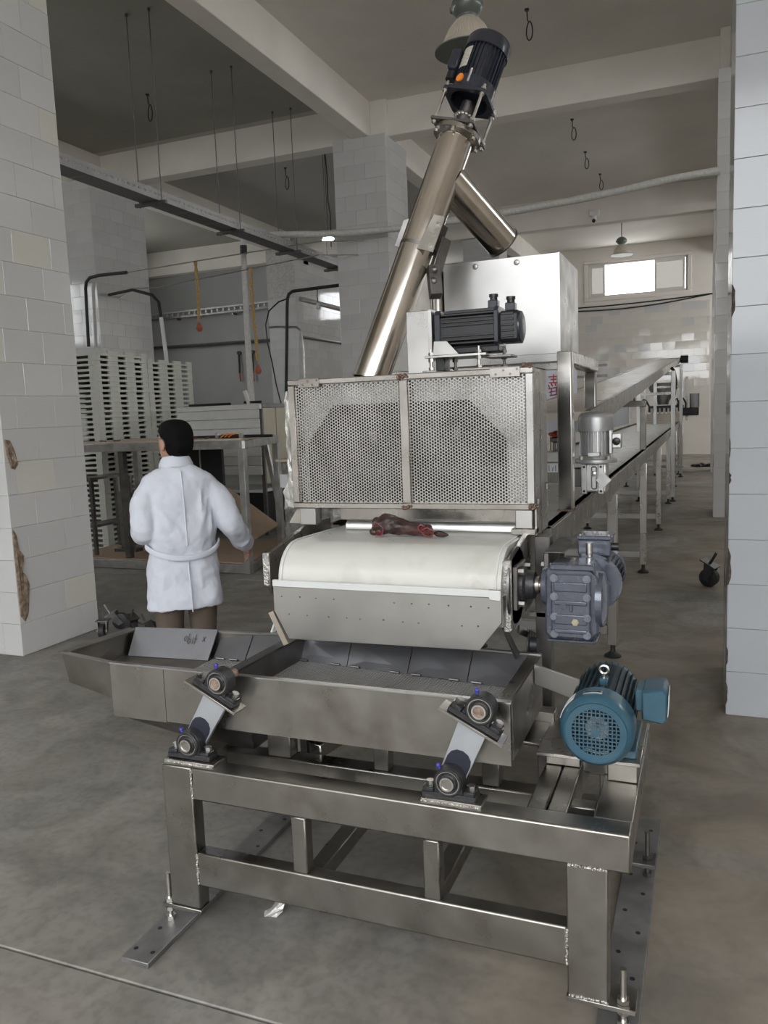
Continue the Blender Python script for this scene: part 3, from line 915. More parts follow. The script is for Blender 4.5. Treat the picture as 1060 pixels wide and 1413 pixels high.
# short posts on an inner rail under the tray
MB().box(-1.54, -0.46, 2.255, 2.325, 0.470, 0.553).build('inner_rail', STEEL_DULL, st, 0.004)
for x0, x1, y0, y1, zt, txt in ((-1.375, -1.288, 2.262, 2.318, 0.655, 'wide short steel post under the left half of the shaking tray'),
                                (-0.985, -0.933, 2.265, 2.312, 0.655, 'narrow short steel post under the middle of the shaking tray'),
                                (-0.625, -0.570, 2.265, 2.312, 0.655, 'short steel post under the right end of the shaking tray')):
    tag(MB().box(x0, x1, y0, y1, 0.554, zt).build('tray_post', STEEL_DULL, None, 0.003), txt, 'post', 'posts under the shaking tray')
for x0, x1 in ((-1.30, -1.24), (-1.02, -0.96)):
    tag(MB().box(x0, x1, 2.79, 2.84, 0.580, 0.668).build('tray_post', STEEL_DULL, None, 0.003), '%s of the two short posts at the back under the shaking tray' % ('left' if x0 < -1.2 else 'right'), 'post', 'posts under the shaking tray')
ib = MB().bar((-1.235, 2.335, 0.56), (-1.10, 2.74, 0.60), 0.06, 0.05)
tag(ib.build('square_brace', STEEL_DULL, None, 0.004), 'square steel tube running back at a slant under the middle of the tray', 'tube')

# ------------------------------------------------------------------ teal fan-cooled motor
mt = thing('electric_motor', 'teal fan-cooled electric motor with a square-mesh cowl on the right of the stand', 'motor', (-0.282, 2.4, 0.579))
cx, cz, rm = -0.282, 0.768, 0.106
A0 = V((cx, 2.25, cz))
cow = MB()
cow.lathe(A0, A0 + V((0, 1, 0)), [(0.0, 0.0815), (0.0, 0.086), (-0.004, 0.090), (0.004, 0.099), (0.016, 0.105), (0.03, 0.1065), (0.088, 0.1065), (0.088, 0.102), (0.02, 0.098), (0.012, 0.0815), (0.0, 0.0815)], 48, caps=False)
cowl = cow.build('fan_cowl', TEAL, mt)
g = MB()
rg, pit = 0.0825, 0.0115
for k in range(-7, 8):
    q = k * pit
    if abs(q) < rg:
        h = math.sqrt(rg * rg - q * q)
        g.box(cx + q - 0.0019, cx + q + 0.0019, 2.2515, 2.2545, cz - h, cz + h)
        g.box(cx - h, cx + h, 2.2518, 2.2542, cz + q - 0.0019, cz + q + 0.0019)
g.pipe((cx, 2.2505, cz), (cx, 2.254, cz), 0.0835, 0.0685, 40)
g.cyl((cx, 2.2506, cz), (cx, 2.254, cz), 0.011)
g.build('grille', TEAL, cowl)
MB().cyl((cx, 2.285, cz), (cx, 2.33, cz), 0.034).build('fan_hub', ALUCAST, mt)
fb = MB()
for k in range(7):
    a = R(k * 360 / 7)
    fb.bar((cx + 0.03 * math.cos(a), 2.30, cz + 0.03 * math.sin(a)), (cx + 0.085 * math.cos(a), 2.30, cz + 0.085 * math.sin(a)), 0.003, 0.035, (0, 1, 0))
fb.cyl((cx, 2.32, cz), (cx, 2.325, cz), 0.085)
fb.build('fan_blade', mat('dark_fan', (0.05, 0.06, 0.065), 0.5, 0.1), mt)
MB().cyl((cx, 2.335, cz), (cx, 2.62, cz), 0.088, n=40).build('stator_body', TEAL_DARK, mt)
for k in range(28):
    a = R(-60 + k * 300 / 27.0)
    if 28 < math.degrees(a) < 152 or True:
        u = V((math.cos(a), 0, math.sin(a)))
        MB().bar(A0 + V((0, 0.09, 0)) + u * 0.090, A0 + V((0, 0.36, 0)) + u * 0.090, 0.004, 0.020, u).build('cooling_fin', TEAL_DARK, mt, smooth=False)
MB().lathe((cx, 2.62, cz), (cx, 2.68, cz), [(0, 0.088), (0.02, 0.088), (0.035, 0.075), (0.05, 0.05)], 32).build('end_bell', TEAL, mt)
MB().cyl((cx, 2.66, cz), (cx, 2.74, cz), 0.018).build('output_shaft', STEEL, mt)
ey = MB()
ring = [(cx + 0.004 + 0.0125 * math.cos(R(t)), 2.43, cz + 0.130 + 0.0125 * math.sin(R(t))) for t in range(0, 361, 20)]
ey.tube(ring, 0.0045, 8)
ey.cyl((cx + 0.004, 2.43, cz + 0.09), (cx + 0.004, 2.43, cz + 0.120), 0.006)
ey.build('lifting_eye', ZINC, mt)
MB().box(cx - 0.009, cx + 0.017, 2.41, 2.45, cz + 0.08, cz + 0.106).build('eye_boss', TEAL, mt, 0.003)
tb = MB().box(cx + 0.100, cx + 0.128, 2.36, 2.45, cz + 0.035, cz + 0.100).build('box_neck', TEAL, mt, 0.004)
tbx = MB().prism([(cx + 0.120, 2.335, cz + 0.018), (cx + 0.178, 2.335, cz + 0.010), (cx + 0.190, 2.335, cz + 0.022), (cx + 0.190, 2.335, cz + 0.098), (cx + 0.180, 2.335, cz + 0.114), (cx + 0.120, 2.335, cz + 0.104)], (0, 0.125, 0)).build('terminal_box', TEAL, mt, 0.005)
MB().prism([(cx + 0.1905, 2.35, cz + 0.03), (cx + 0.1925, 2.35, cz + 0.095), (cx + 0.1925, 2.44, cz + 0.095), (cx + 0.1905, 2.44, cz + 0.03)], (0.0015, 0, 0)).build('white_label', PAPER, tbx)
MB().cyl((cx + 0.155, 2.40, cz - 0.004), (cx + 0.155, 2.40, cz + 0.02), 0.014).build('cable_gland', TEAL, tbx)
# name plates
def arc_plate(a0, a1, y0, y1, r):
    m2 = MB()
    n = 6
    pts = [R(a0 + (a1 - a0) * k / n) for k in range(n + 1)]
    vs = [(cx + r * math.cos(a), y0, cz + r * math.sin(a)) for a in pts] + [(cx + r * math.cos(a), y1, cz + r * math.sin(a)) for a in pts]
    vs += [(cx + (r - 0.0014) * math.cos(a), y0, cz + (r - 0.0014) * math.sin(a)) for a in pts] + [(cx + (r - 0.0014) * math.cos(a), y1, cz + (r - 0.0014) * math.sin(a)) for a in pts]
    m_ = n + 1
    fs = []
    for k in range(n):
        fs += [(k, k + 1, m_ + k + 1, m_ + k), (2 * m_ + k, 3 * m_ + k, 3 * m_ + k + 1, 2 * m_ + k + 1), (k, 2 * m_ + k, 2 * m_ + k + 1, k + 1), (m_ + k, m_ + k + 1, 3 * m_ + k + 1, 3 * m_ + k)]
    return m2.add(vs, fs)


badge = arc_plate(82, 112, 2.285, 2.305, 0.1080).build('badge', ZINC, cowl)
arc_plate(85, 109, 2.289, 2.301, 0.1084).build('badge_field', TEAL_DARK, badge)
arc_plate(128, 168, 2.278, 2.325, 0.1080).build('rating_plate', PAPER, cowl)
for x0, x1 in ((-0.368, -0.330), (-0.232, -0.178)):
    MB().box(x0, x1, 2.36, 2.62, 0.652, 0.676).build('foot', TEAL, mt, 0.004)
MB().box(-0.470, -0.335, 2.335, 2.66, 0.640, 0.652).box(-0.245, -0.165, 2.335, 2.66, 0.640, 0.652).build('mounting_plate', STEEL, mt, 0.002)
MB().box(-0.458, -0.350, 2.42, 2.62, 0.5775, 0.640).box(-0.262, -0.175, 2.36, 2.62, 0.5775, 0.640).build('riser', STEEL_DULL, mt, 0.003)
MB().box(-0.340, -0.262, 2.40, 2.408, 0.5775, 0.655).build('stiffener_plate', STEEL_DULL, mt, 0.002)

# ------------------------------------------------------------------ long belt conveyor with its head drum
cv = thing('belt_conveyor', 'long white belt conveyor running from the head drum to the far wall', 'conveyor', (-1.02, 12.0, 0))
prof = [(22.2, 1.212), (3.5, 1.212), (2.90, 1.230), (2.66, 1.234)]
for k in range(1, 15):
    a = R(90 + 180 * k / 14)
    prof.append((2.66 + 0.137 * math.cos(a), 1.097 + 0.137 * math.sin(a)))
prof += [(3.2, 1.0), (3.6, 1.125), (22.2, 1.125)]
MB().prism([(-1.447, y, z) for y, z in prof], (0.830, 0, 0)).build('belt', BELT, cv, smooth=True, angle=25)
for x in (-1.434, -0.634):
    MB().tube([(x, y, z) for y, z in [(3.0, 1.229), (2.66, 1.236)] + [(2.66 + 0.139 * math.cos(R(90 + 10 * k)), 1.097 + 0.139 * math.sin(R(90 + 10 * k))) for k in range(1, 10)]], 0.0035, 6).build('belt_ridge', UHMW, cv)
MB().box(-1.470, -0.590, 3.2, 22.35, 1.190, 1.2095).build('slider_bed', BELT_TAN, cv)
for x0, x1 in ((-1.505, -1.470), (-0.590, -0.555)):
    MB().box(x0, x1, 3.12, 22.4, 1.105, 1.235).box(x0 - 0.012 if x0 < -1 else x0, x1 if x0 < -1 else x1 + 0.012, 3.12, 22.4, 1.223, 1.235).build('side_rail', STEEL_DULL, cv, 0.002)
for Y_ in (5.45, 8.33, 11.2, 14.2, 17.1, 20.0, 22.2):
    for x in (-1.495, -0.565):
        lg = MB().box(x - 0.032, x + 0.032, Y_ - 0.032, Y_ + 0.032, 0.085, 1.105).build('leg', STEEL_LEG, cv, 0.003)
        MB().lathe((x, Y_, 0), (x, Y_, 0.1), [(0, 0.055), (0.012, 0.056), (0.022, 0.04), (0.034, 0.02), (0.05, 0.016), (0.09, 0.016)], 18).build('foot_cup', RUBBER, lg)
    MB().box(-1.463, -0.597, Y_ - 0.025, Y_ + 0.025, 0.155, 0.220).build('cross_bar', STEEL_BRIGHT, cv, 0.003)  # brighter steel: the doorway's reflection is put into the bars' colour
# head: support posts, side plates, chute plate
for x in (-1.545, -0.548):
    MB().box(x - 0.028, x + 0.028, 2.885, 2.95, 0.0, 1.232).build('post', STEEL_DARK, cv, 0.003)
MB().prism([(-1.530, 2.575, 1.195), (-1.530, 2.575, 1.07), (-1.530, 2.60, 1.03), (-1.530, 3.12, 1.03), (-1.530, 3.12, 1.262), (-1.530, 2.93, 1.262)], (0.018, 0, 0)).build('side_plate', STEEL, cv, 0.003)
MB().prism([(-1.512, 2.572, 1.197), (-1.540, 2.572, 1.195), (-1.540, 2.572, 1.07), (-1.518, 2.572, 1.068)], (0, 0.012, 0)).build('plate_edge', WELD, cv, 0.003)
MB().prism([(-0.610, 2.575, 1.200), (-0.610, 2.575, 0.955), (-0.610, 3.12, 0.985), (-0.610, 3.12, 1.245), (-0.610, 2.83, 1.245)], (0.018, 0, 0)).build('side_plate', STEEL, cv, 0.003)
MB().box(-0.618, -0.590, 2.555, 2.575, 0.958, 1.200).build('plate_edge', WELD, cv, 0.003)
cp = MB().prism([(-1.462, 2.508, 1.090), (-0.612, 2.508, 1.084), (-0.612, 2.508, 1.003), (-0.690, 2.508, 0.903), (-1.408, 2.508, 0.892), (-1.462, 2.508, 0.994)], (0, 0.006, 0)).build('chute_plate', STEEL_CHUTE, cv, 0.001)
MB().prism([(-1.462, 2.514, 1.09), (-1.462, 2.514, 0.992), (-1.462, 2.66, 0.992), (-1.462, 2.62, 1.09)], (-0.004, 0, 0)).build('chute_side', STEEL_DULL, cv)
MB().prism([(-1.470, 2.51, 0.992), (-1.413, 2.51, 0.872), (-1.413, 2.64, 0.872), (-1.470, 2.64, 0.992)], (-0.02, 0, -0.008)).build('chute_side', STEEL_WARM, cv)
MB().prism([(-0.612, 2.514, 1.084), (-0.612, 2.514, 0.985), (-0.612, 2.60, 0.985), (-0.612, 2.58, 1.084)], (0.004, 0, 0)).build('chute_side', STEEL_DULL, cv)
MB().box(-1.462, -0.612, 2.500, 2.514, 1.086, 1.112).build('scraper_strip', UHMW, cv, 0.003)
MB().prism([(-0.655, 2.4995, 1.112), (-0.612, 2.4995, 1.112), (-0.612, 2.4995, 1.075), (-0.652, 2.4995, 1.078)], (0, 0.016, 0)).build('scraper_end', UHMW, cv, 0.003)
for k in range(12):
    for row, (z, dx) in enumerate(((1.050, 0.0), (0.985, 0.03))):
        x = -1.425 + k * 0.071 + dx + rng.uniform(-0.012, 0.012)
        if x < -0.64 and rng.random() < 0.85:
            MB().cyl((x, 2.5073, z + rng.uniform(-0.004, 0.004)), (x, 2.509, z), 0.0032, n=8).build('rivet_hole', BURN, cp)
MB().box(-1.40, -0.625, 2.985, 2.995, 1.268, 1.325).build('cross_plate', STEEL, cv, 0.001)
MB().prism([(-1.362, 2.950, 1.255), (-1.362, 2.962, 1.268), (-1.362, 2.975, 1.268), (-1.362, 2.975, 1.222), (-1.362, 2.960, 1.218), (-1.362, 2.948, 1.235)], (0.722, 0, 0)).build('roll_guard', STEEL_BRIGHT, cv)
# flange bearing and stub shaft on the right of the drum
fb_ = MB().box(-0.592, -0.575, 2.585, 2.735, 1.025, 1.175).build('bearing_plate', STEEL_DARK, cv, 0.003)
fbb = MB().lathe((-0.575, 2.66, 1.10), (-0.5, 2.66, 1.10), [(0, 0.062), (0.012, 0.062), (0.02, 0.05), (0.045, 0.046), (0.048, 0.03)], 28).build('flange_bearing', CAST, cv)
for y in (2.605, 2.715):
    for z in (1.045, 1.155):
        MB().nut((-0.575, y, z), (-0.556, y, z), 0.011).build('bolt', ZINC, fbb)
MB().cyl((-0.535, 2.66, 1.10), (-0.47, 2.66, 1.10), 0.021).cyl((-0.53, 2.66, 1.10), (-0.515, 2.66, 1.10), 0.030).build('drum_shaft', STEEL, cv)
MB().cyl((-0.60, 2.66, 1.098), (-0.592, 2.66, 1.098), 0.132, n=36).build('drum_end', STEEL_DARK, cv)
# sprocket and tensioner parts under the drum on the right
sp = MB().lathe((-0.575, 2.76, 0.86), (-0.53, 2.76, 0.86), [(0, 0.05), (0.006, 0.05), (0.008, 0.03), (0.03, 0.026), (0.032, 0.012)], 24).build('idler_wheel', CAST, cv)
MB().bar((-0.60, 2.70, 0.93), (-0.575, 2.86, 0.86), 0.008, 0.03).build('tension_arm', STEEL, cv)
MB().prism([(-0.64, 2.62, 0.955), (-0.585, 2.60, 0.86), (-0.60, 2.64, 0.84), (-0.66, 2.70, 0.93)], (0, 0.05, 0)).build('bracket', STEEL_DARK, cv)
MB().box(-0.60, -0.52, 2.885, 2.905, 0.93, 0.945).build('stub_bar', ZINC, cv)
# left support gusset
MB().prism([(-1.545, 2.90, 1.262), (-1.60, 2.905, 1.262), (-1.545, 2.905, 1.345), (-1.49, 2.90, 1.345), (-1.49, 2.90, 1.262)], (0, 0.01, 0)).build('gusset', STEEL, cv)
# grey white ribbed strip seen beneath the left flange
wb = MB()
for k in range(3):
    wb.bar((-1.525 + k * 0.026, 2.66, 0.955), (-1.66 + k * 0.032, 2.74, 0.72), 0.018, 0.010)
tag(wb.build('ribbed_strip', WHITE, None), 'white ribbed plastic strip hanging beside the left edge of the chute plate', 'strip')
ORG_ = None

# ------------------------------------------------------------------ perforated guard box over the belt head
gd = thing('perforated_guard', 'stainless guard box with two perforated sheets over the belt head', 'machine guard', (-1.06, 3.0, 1.235))
gx0, gx1, gz0, gz1, gy = -1.550, -0.566, 1.330, 1.843, 2.87
MB().box(gx0, gx1, gy - 0.012, gy + 0.012, gz1 - 0.022, gz1).build('top_bar', STEEL, gd, 0.003)
MB().box(gx0, gx1, gy - 0.012, gy + 0.012, gz0, gz0 + 0.023).build('bottom_bar', STEEL, gd, 0.003)
MB().box(gx0, gx0 + 0.030, gy - 0.012, gy + 0.012, gz0 + 0.023, gz1 - 0.022).build('side_bar', STEEL, gd, 0.003)
MB().box(gx1 - 0.03, gx1, gy - 0.012, gy + 0.012, gz0 + 0.023, gz1 - 0.022).build('side_bar', STEEL_BRIGHT, gd, 0.003)
MB().box(-1.076, -1.040, gy - 0.013, gy + 0.011, gz0 + 0.023, gz1 - 0.022).build('middle_bar', STEEL, gd, 0.003)
build_sheet(perforated(gx0 + 0.030, -1.076, gz0 + 0.023, gz1 - 0.022, gy + 0.004, 0.0119, 0.0043, 0.0022, 'xz'), 'perforated_sheet', STEEL_PERF, gd)
build_sheet(perforated(-1.040, gx1 - 0.030, gz0 + 0.023, gz1 - 0.022, gy + 0.004, 0.0119, 0.0043, 0.0022, 'xz'), 'perforated_sheet', STEEL_PERF, gd)
# inner plate with a large eight-sided opening
yb = 2.905
pts_o = [(gx0 + 0.004, gz0), (-1.495, gz0), (-1.495, 1.585), (-1.375, 1.738), (-0.815, 1.738), (-0.672, 1.585), (-0.672, gz0), (gx1 - 0.006, gz0), (gx1 - 0.006, gz1 - 0.006), (gx0 + 0.004, gz1 - 0.006)]
MB().prism([(x, yb, z) for x, z in pts_o], (0, 0.003, 0)).build('inner_plate', STEEL_BRIGHT, gd, smooth=False)
MB().box(gx0, gx0 + 0.006, gy + 0.012, 3.11, gz0, gz1).build('side_wall', STEEL, gd)
MB().box(gx1 - 0.006, gx1, gy + 0.012, 2.965, 1.235, gz1).box(gx1 - 0.006, gx1, 2.983, 3.11, 1.235, gz1).box(gx1 - 0.006, gx1, 2.965, 2.983, 1.757, gz1).build('side_wall', STEEL, gd)
MB().box(gx1 - 0.012, gx1 - 0.007, 2.95, 3.0, 1.235, 1.77).build('slot_backing', BLACK, gd)  # black strip stands in for the shade inside the slot
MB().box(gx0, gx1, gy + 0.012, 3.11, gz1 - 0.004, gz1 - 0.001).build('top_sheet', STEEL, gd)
MB().box(gx0 + 0.006, gx1 - 0.013, 3.104, 3.109, gz0, gz1 - 0.004).build('rear_sheet', BLACK, gd)  # blackened to paint the guard's inner shade behind the holes
MB().cyl((-1.50, 3.02, 1.46), (-0.60, 3.02, 1.46), 0.06, n=28).build('press_roller', CAST, gd)  # roller darkened as well, inner shade put into its colour
for x in (-1.25, -0.90):
    MB().cyl((x, 3.04, 1.60), (x + 0.03, 3.04, 1.60), 0.07, n=28).build('roller_disc', STEEL_DARK, gd)
for x0, x1 in ((-1.525, -1.455), (-0.640, -0.578)):
    MB().box(x0, x1, gy - 0.006, gy + 0.05, 1.262, gz0).build('leg', STEEL_BRIGHT, gd, 0.002)
MB().box(-0.655, -0.566, gy - 0.014, gy + 0.05, 1.240, 1.262).build('foot', STEEL, gd, 0.002)
for x0, x1 in ((-1.497, -1.408), (-0.722, -0.612)):
    hg = MB().box(x0, x1, gy - 0.017, gy - 0.012, gz1 - 0.032, gz1 + 0.003).box(x0, x1, gy - 0.017, gy + 0.03, gz1, gz1 + 0.004).build('hinge_plate', STEEL, gd, 0.001)
    for fx, dz in ((0.2, -0.021), (0.45, -0.008), (0.68, -0.022), (0.9, -0.006)):
        MB().cyl((x0 + (x1 - x0) * fx, gy - 0.019, gz1 + dz), (x0 + (x1 - x0) * fx, gy - 0.0165, gz1 + dz), 0.0045, n=10).build('screw', STEEL_DARK, hg)
for c in ((-1.058, gy - 0.013, gz1 - 0.008), (-1.058, gy - 0.013, gz0 + 0.006), (gx1 - 0.022, gy - 0.01, gz1 + 0.004), (gx1 - 0.006, gy - 0.012, gz0 + 0.014)):
    bmb = MB()
    for k in range(9):
        bmb.ball((c[0] + rng.uniform(-0.018, 0.018), c[1] + rng.uniform(-0.002, 0.001), c[2] + rng.uniform(-0.006, 0.006)), rng.uniform(0.005, 0.009), n=6, m=4)
    w_ = bmb.build('burnt_weld', BURN, gd)
    w_['kind'] = 'stuff'
MB().box(gx1, gx1 + 0.012, 2.885, 2.905, 1.345, 1.372).build('side_latch', STEEL_DARK, gd, 0.002)
MB().box(gx1, gx1 + 0.014, 3.055, 3.075, 1.385, 1.412).build('side_latch', STEEL_DARK, gd, 0.002)
# crumpled protective film hanging at the left edge
fm = MB()
rings = []
for k in range(14):
    z = 1.80 - 0.47 * k / 13
    w = 0.009 + 0.009 * abs(math.sin(k * 1.3)) + (0.018 if k > 10 else 0)
    cx_, cy_ = gx0 - 0.012 - (0.010 if k > 10 else 0), gy + 0.01
    rings.append([(cx_ + w * math.cos(2 * math.pi * i / 8) * rng.uniform(0.6, 1.3), cy_ + 0.018 * math.sin(2 * math.pi * i / 8) * rng.uniform(0.5, 1.4), z + rng.uniform(-0.008, 0.008)) for i in range(8)])
fm.loft(rings)
lab(fm.build('peeled_film', FOIL, gd, smooth=False), 'crumpled protective film peeling off the left edge')

# ------------------------------------------------------------------ torn meat on the belt
mb = MB()
path = [(-1.165, 2.775, 1.270), (-1.125, 2.79, 1.282), (-1.085, 2.80, 1.276), (-1.04, 2.80, 1.266), (-1.00, 2.79, 1.262), (-0.955, 2.78, 1.262), (-0.925, 2.765, 1.258)]
rad = [0.026, 0.040, 0.036, 0.027, 0.024, 0.024, 0.020]
pts, rr = [], []
for k in range(6):
    for s_ in range(5):
        t = s_ / 5
        pts.append(V(path[k]).lerp(V(path[k + 1]), t))
        rr.append(rad[k] * (1 - t) + rad[k + 1] * t)
n = 18
rings = []
for k, p in enumerate(pts):
    rings.append([(p[0] + rng.uniform(-0.003, 0.003), p[1] + rr[k] * 1.15 * math.cos(2 * math.pi * i / n) * (1 + 0.13 * math.sin(i * 2.1 + k * 0.7) + rng.uniform(-0.06, 0.06)),
                   max(1.2395, p[2] + rr[k] * math.sin(2 * math.pi * i / n) * (1 + 0.15 * math.cos(i * 1.7 + k * 0.9) + rng.uniform(-0.06, 0.06)))) for i in range(n)])
mb.loft(rings)
mb.ball((-1.158, 2.79, 1.289), 0.020, n=10, m=7).ball((-1.16, 2.765, 1.255), 0.021, 0.02, 0.015, n=10, m=7)
me_ = mb.build('meat_lump', MEAT, None)
tag(me_, 'dark torn lump of meat with raw red ends lying on the white belt', 'meat')
s_ = me_.modifiers.new('soften', 'SUBSURF')
s_.levels = s_.render_levels = 1
for cx_, cy_, cz_, r_, el in ((-1.140, 2.752, 1.262, 0.021, 1.25), (-0.942, 2.752, 1.258, 0.022, 0.75), (-0.965, 2.752, 1.272, 0.012, 1.2)):
    ring = []
    for k in range(25):
        a = 2 * math.pi * k / 24
        ring.append((cx_ + r_ * (1 + 0.12 * math.sin(3 * a)) * math.cos(a), cy_ - 0.006 * math.sin(a) + rng.uniform(-0.001, 0.001), max(1.243, cz_ + r_ * el * math.sin(a) * (1 + 0.1 * math.cos(4 * a)))))
    MB().tube(ring, 0.0030, 6).build('raw_rim', MEATRED, me_)
    MB().ball((cx_, cy_ + 0.006, cz_), r_ * 0.85, 0.008, r_ * el * 0.8, n=12, m=7).build('raw_flesh', mat('raw_dark_red', (0.09, 0.012, 0.012), 0.35, 0, 0.5, 60, 0.5, 90), me_)
sc_ = MB().loft([[(-0.925 + 0.011 * k, 2.775 + 0.015 * w_ * math.cos(2 * math.pi * i / 8), 1.252 - 0.001 * k + 0.011 * w_ * math.sin(2 * math.pi * i / 8)) for i in range(8)] for k, w_ in enumerate((0.4, 1.0, 1.1, 1.0, 0.7, 0.25))]).build('meat_scrap', MEAT, None)
tag(sc_, 'small dark meat scrap at the right end of the torn lump', 'meat')

# ------------------------------------------------------------------ slate-grey right-angle gear motor on the drum shaft
gm = thing('gear_motor', 'slate grey right-angle gear motor driving the belt drum on its right', 'gear motor', (-0.40, 2.72, 0.92))
gx_0, gx_1, gz_0, gz_1, gyf = -0.492, -0.316, 0.925, 1.178, 2.60
body = MB().prism([(gx_0, gyf + 0.02, gz_0 + 0.02), (gx_0 + 0.02, gyf + 0.02, gz_0), (gx_1 - 0.03, gyf + 0.02, gz_0), (gx_1, gyf + 0.02, gz_0 + 0.03), (gx_1, gyf + 0.02, gz_1 - 0.04), (gx_1 - 0.03, gyf + 0.02, gz_1), (gx_0 + 0.02, gyf + 0.02, gz_1), (gx_0, gyf + 0.02, gz_1 - 0.02)], (0, 0.16, 0)).build('gear_case', SLATE, gm, 0.008, seg=2)
cov = MB().prism([(-0.468, gyf, 0.946), (-0.460, gyf, 0.938), (-0.348, gyf, 0.938), (-0.340, gyf, 0.946), (-0.340, gyf, 1.146), (-0.348, gyf, 1.154), (-0.460, gyf, 1.154), (-0.468, gyf, 1.146)], (0, 0.022, 0)).build('cover_plate', SLATE, gm, 0.006, seg=2)
for z0, z1 in ((1.095, 1.128), (1.050, 1.066), (0.985, 1.020), (0.955, 0.970)):
    MB().box(-0.458, -0.350, gyf - 0.005, gyf + 0.004, z0, z1).build('cast_step', SLATE, cov, 0.004, seg=2)
MB().box(-0.408, -0.396, gyf - 0.004, gyf + 0.004, 1.028, 1.060).build('cast_rib', SLATE, cov, 0.003)
for x in (-0.457, -0.351):
    for z in (0.952, 1.010, 1.078, 1.140):
        MB().lathe((x, gyf + 0.002, z), (x, gyf - 0.012, z), [(0, 0.013), (0.006, 0.013), (0.006, 0.0085), (0.013, 0.0085)], 14).build('cover_bolt', SLATE_EDGE, cov)
MB().nut((-0.427, gyf + 0.002, 1.050), (-0.427, gyf - 0.010, 1.050), 0.012).build('plug', SLATE, cov)
MB().nut((-0.388, gyf + 0.002, 0.996), (-0.388, gyf - 0.010, 0.996), 0.012).cyl((-0.388, gyf - 0.009, 0.996), (-0.388, gyf - 0.014, 0.996), 0.007).build('oil_sight', mat('brass_sight', (0.45, 0.42, 0.30), 0.4, 0.6), cov)
MB().prism([(-0.475, gyf + 0.005, 1.165), (-0.335, gyf + 0.005, 1.165), (-0.325, gyf + 0.005, 1.150), (-0.330, gyf + 0.005, 1.185), (-0.470, gyf + 0.005, 1.185)], (0, 0.04, 0)).build('top_rib', SLATE, gm, 0.004)
MB().lathe((-0.505, 2.66, 1.10), (-0.49, 2.66, 1.10), [(0, 0.05), (0.004, 0.062), (0.02, 0.068)], 30).build('hollow_shaft_boss', SLATE, gm)
MB().lathe((gx_1 - 0.01, 2.69, 1.055), (gx_1 + 0.03, 2.69, 1.055), [(0, 0.095), (0.02, 0.092), (0.03, 0.06)], 32).build('side_cap', SLATE, gm)
MB().box(-0.485, -0.325, gyf + 0.025, gyf + 0.15, 0.917, 0.925).build('foot_pad', SLATE, gm, 0.002)
# motor behind
mx, mz = -0.358, 1.085
MB().lathe((mx, 2.775, mz), (mx, 2.80, mz), [(0, 0.095), (0.03, 0.10), (0.045, 0.088)], 30).build('adapter_flange', SLATE, gm)
MB().cyl((mx, 2.81, mz), (mx, 3.02, mz), 0.075, n=32).build('stator_body', BLACK_NAVY, gm)
for k in range(30):
    a = R(k * 12)
    u = V((math.cos(a), 0, math.sin(a)))
    MB().bar(V((mx, 2.82, mz)) + u * 0.080, V((mx, 3.0, mz)) + u * 0.080, 0.003, 0.024, u).build('cooling_fin', BLACK_NAVY, gm, smooth=False)
MB().lathe((mx, 3.0, mz), (mx, 3.07, mz), [(0, 0.092), (0.05, 0.092), (0.06, 0.08)], 30).build('fan_cowl', SLATE, gm)
tbx = MB().box(-0.412, -0.300, 2.83, 2.94, 1.175, 1.232).build('terminal_box', SLATE, gm, 0.004)
MB().box(-0.416, -0.296, 2.826, 2.944, 1.232, 1.246).build('box_lid', SLATE, tbx, 0.003)
for x in (-0.405, -0.307):
    MB().cyl((x, 2.84, 1.246), (x, 2.84, 1.250), 0.005, n=8).build('lid_screw', ZINC, tbx)
MB().lathe((-0.372, 2.825, 1.172), (-0.372, 2.825, 1.225), [(0, 0.03), (0.006, 0.03), (0.008, 0.012), (0.05, 0.011)], 16).build('eye_bolt', ZINC, gm)
MB().cyl((-0.300, 2.86, 1.205), (-0.275, 2.86, 1.205), 0.014).build('cable_gland', BLACK, tbx)
tb_ = MB().box(-0.512, -0.495, 2.72, 3.05, 1.10, 1.200).box(-0.512, -0.44, 2.72, 3.05, 1.200, 1.206).build('torque_bracket', STEEL_DARK, gm, 0.002)
for y in (2.75, 2.98):
    MB().nut((-0.495, y, 1.15), (-0.482, y, 1.15), 0.012).build('bolt', ZINC, tb_)
MB().nut((-0.512, 2.735, 1.155), (-0.522, 2.735, 1.155), 0.012).build('bolt', ZINC, tb_)

# ------------------------------------------------------------------ black servo motor on top of the guard
sv = thing('servo_motor', 'black finned servo motor on a bracket on top of the perforated guard', 'motor', (-0.81, 2.97, 1.843))
sz0, sz1, sy0, sy1 = 1.930, 2.066, 2.905, 3.035
def chamfer_x(x0, x1, y0, y1, z0, z1, c):
    return MB().prism([(x0, y0 + c, z0), (x0, y1 - c, z0), (x0, y1, z0 + c), (x0, y1, z1 - c), (x0, y1 - c, z1), (x0, y0 + c, z1), (x0, y0, z1 - c), (x0, y0, z0 + c)], (x1 - x0, 0, 0))
chamfer_x(-0.925, -0.705, sy0 + 0.006, sy1 - 0.006, sz0 + 0.006, sz1 - 0.006, 0.02).build('stator_body', BLACK, sv)
for k in range(9):
    z = sz0 + 0.016 + (sz1 - sz0 - 0.032) * k / 8
    if 3 <= k <= 4: continue
    MB().box(-0.915, -0.715, sy0, sy0 + 0.012, z - 0.0035, z + 0.0035).build('cooling_rib', BLACK, sv, 0.001)
for k in range(5):
    y = sy0 + 0.022 + 0.02 * k
    MB().box(-0.915, -0.715, y - 0.004, y + 0.004, sz1 - 0.010, sz1 + 0.001).build('cooling_rib', BLACK, sv, 0.001)
